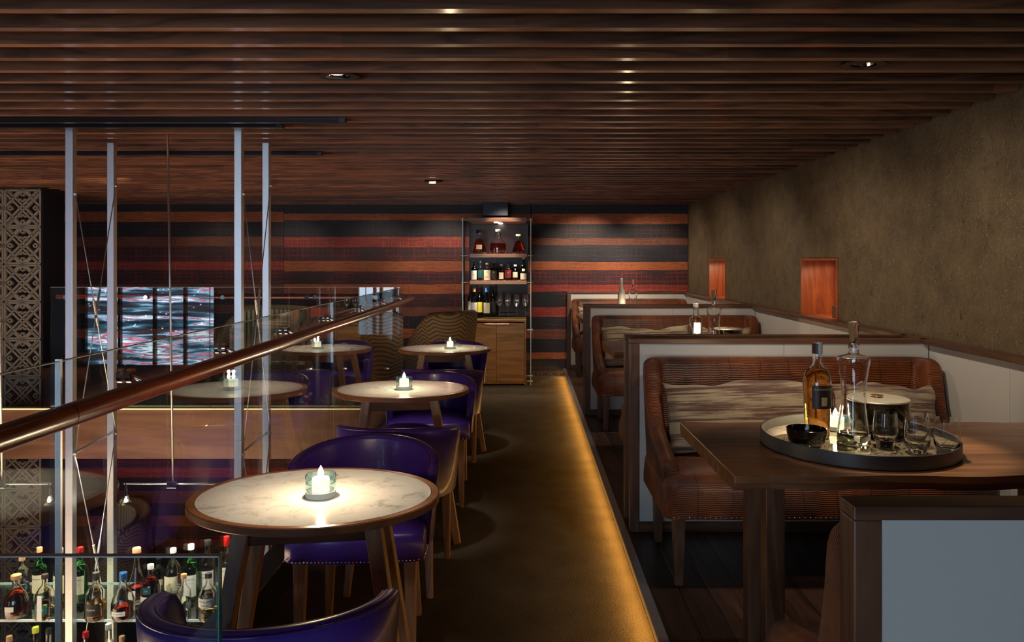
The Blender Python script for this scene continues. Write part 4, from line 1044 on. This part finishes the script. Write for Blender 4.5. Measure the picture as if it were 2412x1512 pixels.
for (x0, x1, s) in ((BX0 + .022, xm - .0015, 1), (xm + .0015, BX1 - .022, -1)):
    d = MB().box(x0, x1, CY0 + .004, CY0 + .022, .043, .70).build('door', wood('door_walnut' + str(s), (.16, .075, .028), (.40, .21, .085), 'X', .4, .5), t, bevel=.0015)
    xh = x1 - .14 if s > 0 else x0 + .0
    MB().box(xh, xh + .14, CY0 - .004, CY0 + .0035, .682, .702).build('handle', M_copper, d, bevel=.001)
for k, z in enumerate((.20, .07)): pass
spot((-.33, 8.5, 1.83), (-.33, 8.52, 0), 20, HAL, 120, .7, .02)
spot((-.29, 8.75, 1.83), (-.3, 8.7, 0), 9, HAL, 120, .7, .02)
for x in (-.5, -.1): spot((x, 8.42, 1.13), (x, 8.45, .7), 4, HAL, 120, .7, .02)
for x in (-.5, -.1): spot((x, 8.42, 1.435), (x, 8.45, 1.1), 3.5, HAL, 120, .7, .02)
spot((-.35, 7.2, 2.06), (-.3, 8.35, .9), 34, HAL, 45, .8)
def CB(lab, px, base, hpx, wpx, sty, gm, fill, lm, cap, y, z, **k):
    s = y/F; k.setdefault('group', 'bottles in the glass cabinet')
    return bottle(lab, (px - VX)*s, y, z, hpx*s, wpx*s/2, sty, gm, fill, lm, cap, **k)
CB('dark decanter bottle with black neck, left on the top cabinet shelf', 1129, 0, 57, 34, 'bell', M_clear, .62, M_red, M_blackcap, 8.5, 1.4795, caplong=True, label=[(M_paper, .20, .38, .8)], sy=.6)
CB('clear cognac decanter with glass stopper, in the middle of the top cabinet shelf', 1173, 0, 57, 40, 'flask', M_clear, .45, M_red, M_paperw, 8.5, 1.4795, capr=.3, sy=.6)
CB('small red cognac bottle with pale stopper, right on the top cabinet shelf', 1221, 0, 47, 29, 'bell', M_clear, .66, M_red, M_paper, 8.5, 1.4795, sy=.6)
MID = [(1116.5, 43, 15, 'std', M_dkglass, None, None, M_blackcap, [(M_paperw, .05, .55, 2.0, ('F', .03, .3, M_ink))], 'dark bottle with a white F label, first on the middle cabinet shelf'),
 (1131.5, 45, 15, 'std', M_clear, .6, M_water, M_teal, [(M_teal, .15, .55, 1.8)], 'pale blue green gin bottle, second on the middle cabinet shelf'),
 (1147.5, 40, 17, 'tall', M_clear, .6, M_water, M_cork, [(M_paper, .02, .62, 2.2, ('GIN', .022, .5, M_ink), ('GIN', .022, .2, M_ink))], 'cream GIN labelled bottle with a cork stopper on the middle cabinet shelf'),
 (1163.6, 43, 15, 'tall', M_dkglass, None, None, M_brass, [(M_ink, .1, .55, 2.0, ('GIN', .012, .45, M_goldfoil))], 'black and gold bottle on the middle cabinet shelf'),
 (1180.8, 38, 13, 'squat', M_dkglass, None, None, M_cork, [(M_paper, .10, .50, 2.0)], 'small apothecary bottle with cork and cream label on the middle cabinet shelf'),
 (1196.3, 43, 17, 'squat', M_clear, .7, M_amber, M_blackcap, [(M_maroon, .15, .58, 2.2, ('RUM', .012, .42, M_paper))], 'squat bottle with a maroon label on the middle cabinet shelf'),
 (1213.6, 37, 16, 'squat', M_dkglass, None, None, M_paper, [(M_paper, .2, .55, 1.5)], 'round black bottle with a pale diamond label on the middle cabinet shelf'),
 (1233.0, 53, 16, 'wine', M_green, None, None, M_paper, [(M_paper, .05, .32, 2.2), (M_paperw, .42, .52, .9)], 'tall olive green bottle, last on the right of the middle cabinet shelf')]
for (px, h_, w_, st_, gm, fl, lm, cap, lb, lab) in MID:
    CB(lab, px, 0, h_, w_, st_, gm, fl, lm, cap, 8.5, 1.1765, label=lb)
WIN = [(1116.5, 62, 16, 8.46, M_paperw, M_cork, 'dark wine bottle with a white label, front left on the glass shelf of the cabinet'),
 (1129.5, 60, 15, 8.60, M_yellow, M_redcap, 'dark wine bottle with a yellow label on the glass shelf of the cabinet'),
 (1146.5, 61, 16, 8.46, M_paper, M_blue, 'dark wine bottle with a blue capsule on the glass shelf of the cabinet'),
 (1161.5, 64, 14, 8.56, M_ink, M_blackcap, 'all black wine bottle beside the stemmed glasses in the cabinet'),
 (1108.5, 60, 13, 8.72, M_paperw, M_brown, 'wine bottle half hidden at the back left of the cabinet glass shelf')]
for (px, h_, w_, y, lbm, cap, lab) in WIN:
    CB(lab, px, 0, h_, w_, 'wine', M_dkglass, None, None, cap, y, .7845, label=[(lbm, .08, .48, 2.2)], caplong=True)
def wineglass(x, y, z, lab, h=.235, r=.038):
    o = MB().lathe([(0, .0), (.036, .0), (.036, .002), (.006, .006), (.0035, .02), (.0035, .095), (.010, .102), (r*.85, .128), (r, .152), (r*.93, .185), (r*.72, h), (r*.72 - .0012, h), (r*.93 - .0012, .185), (r - .0012, .152), (r*.85 - .001, .130), (.006, .106), (0, .105)], 28).build('wine_glass', M_stem, None, smooth=True, angle=50)
    o.location = (x, y, z); return tag(o, lab, 'wine glass', 'stemmed glasses in the cabinet')
for px, nm in ((1176.7, 'first'), (1196.3, 'second'), (1216.5, 'third'), (1237, 'fourth')):
    wineglass((px - VX)*8.45/F, 8.45, .7845, f'{nm} stemmed glass from the wine bottles on the cabinet glass shelf')

# ------------------------------------------------------------------ things on the booth tables
def decanter(x, y, z, lab, s=1.0):
    t = thing('glass_decanter', lab, 'decanter', (x, y, z), 0, 'waisted glass decanters')
    o_ = [(0, 0), (.047, 0), (.050, .004), (.0495, .03), (.044, .07), (.038, .12), (.0365, .16), (.040, .20), (.047, .245), (.0495, .262), (.048, .268), (.030, .274), (.017, .279), (.0155, .285), (.0165, .305), (.018, .308)]
    i_ = [(a - .003, max(b_, .03)) for a, b_ in o_[2:] if b_ >= .03]
    MB().lathe([(a*s, b_*s) for a, b_ in o_ + list(reversed(i_)) + [(0, .026)]], 48).build('glass_body', M_clear, t, smooth=True, angle=45)
    MB().lathe([(a*s, b_*s) for a, b_ in [(0, .289), (.0115, .289), (.012, .309), (.006, .313), (.010, .318), (.0125, .33), (.0185, .378), (.0175, .380), (0, .376)]], 12).build('stopper', M_clear, t, smooth=True, angle=30)
    return t
def bucket(x, y, z, lab):
    t = thing('ice_bucket', lab, 'ice bucket', (x, y, z), 0, 'black ice buckets with metal lids')
    MB().lathe([(0, 0), (.070, 0), (.080, .006), (.096, .06), (.1005, .112), (.099, .1125), (0, .1125)], 56).build('body', M_bucket, t, smooth=True, angle=45)
    MB().lathe([(0, .113), (.1010, .113), (.1015, .1155), (.0995, .118), (.03, .1205), (0, .121)], 56).build('lid', plain('champagne_metal', (.85, .78, .6), .38, 1), t, smooth=True, angle=45)
    MB().lathe([(0, .1212), (.012, .1212), (.012, .124), (.02, .126), (.02, .128), (0, .1285)], 24).build('knob', M_brass, t, smooth=True, angle=45)
    return t
def tumbler(x, y, z, lab):
    o = MB().lathe([(0, 0), (.025, 0), (.0265, .002), (.028, .012), (.0345, .026), (.0365, .045), (.0360, .07), (.0325, .104), (.0312, .104), (.0347, .07), (.0352, .045), (.0325, .028), (.024, .020), (0, .018)], 40).build('tumbler', M_clear, None, smooth=True, angle=45)
    o.location = (x, y, z); return tag(o, lab, 'tumbler', 'glass tumblers on the tray')
TX, TY, TZ = 1.045, 2.345, .8192
def traymat():
    m, nt, b = nmat('tray_mirror_print')
    mp = mapping(nt); v = N(nt, 'ShaderNodeTexVoronoi'); v.feature = 'DISTANCE_TO_EDGE'; v.inputs['Scale'].default_value = 16
    n = N(nt, 'ShaderNodeTexNoise'); n.inputs['Scale'].default_value = 9; n.inputs['Detail'].default_value = 3
    L(nt, mp.outputs[0], n.inputs['Vector']); mx = N(nt, 'ShaderNodeMix', data_type='RGBA'); mx.inputs['Factor'].default_value = .45
    L(nt, mp.outputs[0], mx.inputs[6]); L(nt, n.outputs['Color'], mx.inputs[7]); L(nt, mx.outputs[2], v.inputs['Vector'])
    r = ramp(nt, [(.02, (.05, .03, .02)), (.06, (.60, .48, .30))]); L(nt, v.outputs['Distance'], r.inputs[0]); L(nt, r.outputs[0], b.inputs['Base Color'])
    b.inputs['Roughness'].default_value = .04; b.inputs['Metallic'].default_value = .55; b.inputs['Coat Weight'].default_value = 1; b.inputs['Coat Roughness'].default_value = .02
    return m
t = thing('serving_tray', 'large round dark rimmed tray with a printed mirror base on the nearest booth table', 'tray', (TX, TY, TZ))
MB().lathe([(0, 0), (.286, 0), (.290, .003), (.290, .041), (.288, .043), (.284, .041), (.284, .0085), (0, .0085)], 96).build('rim', plain('dark_pewter', (.10, .10, .10), .4, .5), t, smooth=True, angle=40)
MB().lathe([(0, .0087), (.2835, .0087), (.2835, .0105), (0, .0105)], 96).build('mirror_base', traymat(), t, smooth=True, angle=18)
S = TZ + .0107
t = bottle('amber whisky bottle with a dark GLENMORANGIE label on the big round tray', .951, 2.42, S, .308, .045, 'malt', M_clear, .72, M_amber, M_brown, capr=.37, caph=.05, caplong=True, group=None,
           label=[(M_brown, .32, .56, 1.7, ('GLENMORANGIE', .0088, .52, M_goldfoil)), (M_goldfoil, .35, .44, .42)], rz=R(8))

MB().box(-.006, .006, -.0178, -.0170, .262, .309).build('tax_strip', M_paperw, t)
decanter(1.04, 2.352, S, 'waisted clear glass decanter with tapered stopper standing on the round tray')
bucket(1.168, 2.468, S, 'black ice bucket with a brushed metal lid on the round tray')
for (x, y, lab) in ((1.115, 2.300, 'clear tumbler on the tray, nearest the decanter'), (1.172, 2.222, 'clear tumbler on the tray, at the front between two others'), (1.216, 2.312, 'clear tumbler on the tray, at the rear before the ice bucket'), (1.256, 2.212, 'clear tumbler on the tray, furthest right')):
    tumbler(x, y, S, lab)
t = thing('glazed_bowl', 'small black glazed bowl with a cream drip line on the round tray', 'bowl', (.852, 2.25, S))
MB().lathe([(0, 0), (.030, 0), (.032, .005), (.044, .014), (.0535, .03), (.0575, .052), (.0585, .066), (.0565, .067), (.055, .052), (.050, .032), (.038, .016), (0, .010)], 48).build('body', M_ceramic, t, smooth=True, angle=50)
rr = random.Random(9); P = []
for i in range(49):
    a = 2*PI*i/48; z0 = .0235 + rr.uniform(-.002, .001); z1 = .029 + rr.uniform(-.001, .0012)
    rad = lambda z: .044 + (.0535 - .044)*(z - .014)/.016 + .0006
    P.append([(rad(z0)*math.cos(a), rad(z0)*math.sin(a), z0), (rad(z1)*math.cos(a), rad(z1)*math.sin(a), z1)])
MB().grid(P).build('cream_drip', M_cream, t, smooth=True)
tealight(1.052, 2.52, S, 'lit tealight behind the whisky bottle and decanter on the round tray', .95, .8)
# middle booth table
bottle('clear square shouldered vodka bottle on the middle booth table', (1639 - VX)*5.0/F, 5.0, .8195, .285, .043, 'tall', M_clear, .5, M_water, M_paperw, capr=.42, caplong=True, label=[(M_paperw, .35, .6, 1.1)], group='bottles on the booth tables')
decanter((1680 - VX)*5.0/F, 4.98, .8195, 'waisted glass decanter on the middle booth table', 1.02)
bucket((1711 - VX)*5.05/F + .03, 5.12, .8195, 'black ice bucket with a metal lid on the middle booth table')
tealight((1655 - VX)*4.87/F, 4.87, .8195, 'lit tealight beside the vodka bottle on the middle booth table', .9, .7)
t = thing('round_dish', 'shallow pale dish left of the vodka bottle on the middle booth table', 'dish', ((1612 - VX)*5.0/F, 5.05, .8195))
MB().lathe([(0, 0), (.05, 0), (.085, .035), (.083, .036), (.048, .004), (0, .004)], 36).build('bowl', M_thin, t, smooth=True)
# furthest booth table
bottle('frosted slim bottle on the furthest booth table', (1464 - VX)*7.75/F, 7.75, .8195, .385, .040, 'wine', M_frost, None, None, M_paperw, capr=.36, caplong=True, group='bottles on the booth tables')
decanter((1491 - VX)*7.75/F, 7.75, .8195, 'waisted glass decanter on the furthest booth table', 1.02)
bucket((1526 - VX)*7.75/F, 7.78, .8195, 'black ice bucket on the furthest booth table, only its lid showing')
tealight((1478 - VX)*7.6/F, 7.60, .8195, 'lit tealight on the furthest booth table', .9, .7)

# ------------------------------------------------------------------ lounge seats beyond the tables
def loveseat(lab, x, y, rz, w=1.05, z=0, top=.92, mat=None):
    """faces -Y in its own frame"""
    mat = mat or M_herr
    t = thing('loveseat', lab, 'loveseat', (x, y, z), rz, 'beige loveseats')
    path = []; a = w/2; n = 32; A = 112
    for i in range(n + 1):
        th = R(-A + 2*A*i/n); px, py = a*math.sin(th), .34*math.cos(th)
        if True:
            nx, ny = math.sin(th)/a, math.cos(th)/.34; l = math.hypot(nx, ny); path.append((px, py, nx/l, ny/l))
    def tp(u):
        k = abs(2*u - 1); zz = top - .07*k**2
        if k > .55: zz -= (top - .60)*((k - .55)/.45)**1.3
        return zz
    shell(path, tp, lambda u: .14, .10, .03).build('backrest', mat, t, smooth=True, angle=60)
    b = MB()
    for i in range(3, n - 2):
        x0, y0, nx, ny = path[i]; z1 = tp(i/n) - .045
        b.tube([(x0 - nx*.046, y0 - ny*.046, .42), (x0 - nx*.040, y0 - ny*.040, z1)], .018, 8)
    b.build('channel_padding', M_ribb, t, smooth=True, angle=60)
    P = []
    for s, z_ in ((.9, .14), (.93, .15), (.93, .38), (.91, .42), (.8, .44), (.02, .45)):
        P.append([(a*s*math.cos(2*PI*k/40)*1.0, -.06 + .33*s*math.sin(2*PI*k/40), z_) for k in range(40)])
    m = MB().grid(P, cv=True); m.f.append(tuple(range(40))); m.t.append(1)
    m.build('seat', mat, t, smooth=True, angle=50)
    for sx in (-1, 1):
        for sy in (-.22, .2): MB().bar((sx*a*.7, sy, .15), (sx*a*.75, sy, 0), .04, .04, .025, .025).build('leg', M_walZ, t)
    return t
loveseat('beige herringbone lounge seat between the furthest table and the cabinet', -.90, 7.5, R(-128), .44)
loveseat('pale channel backed loveseat far across the void, behind the far glass guard', -2.75, 7.75, R(-35), 1.15)
loveseat('curved tan seat back on the lower level behind the left hanging posts', -4.75, 8.4, R(-60), 1.2, -2.42, .98)
loveseat('gold herringbone seat on the lower level behind the nearest table legs', -3.0, 8.2, R(60), 1.6, -2.75, 1.0)
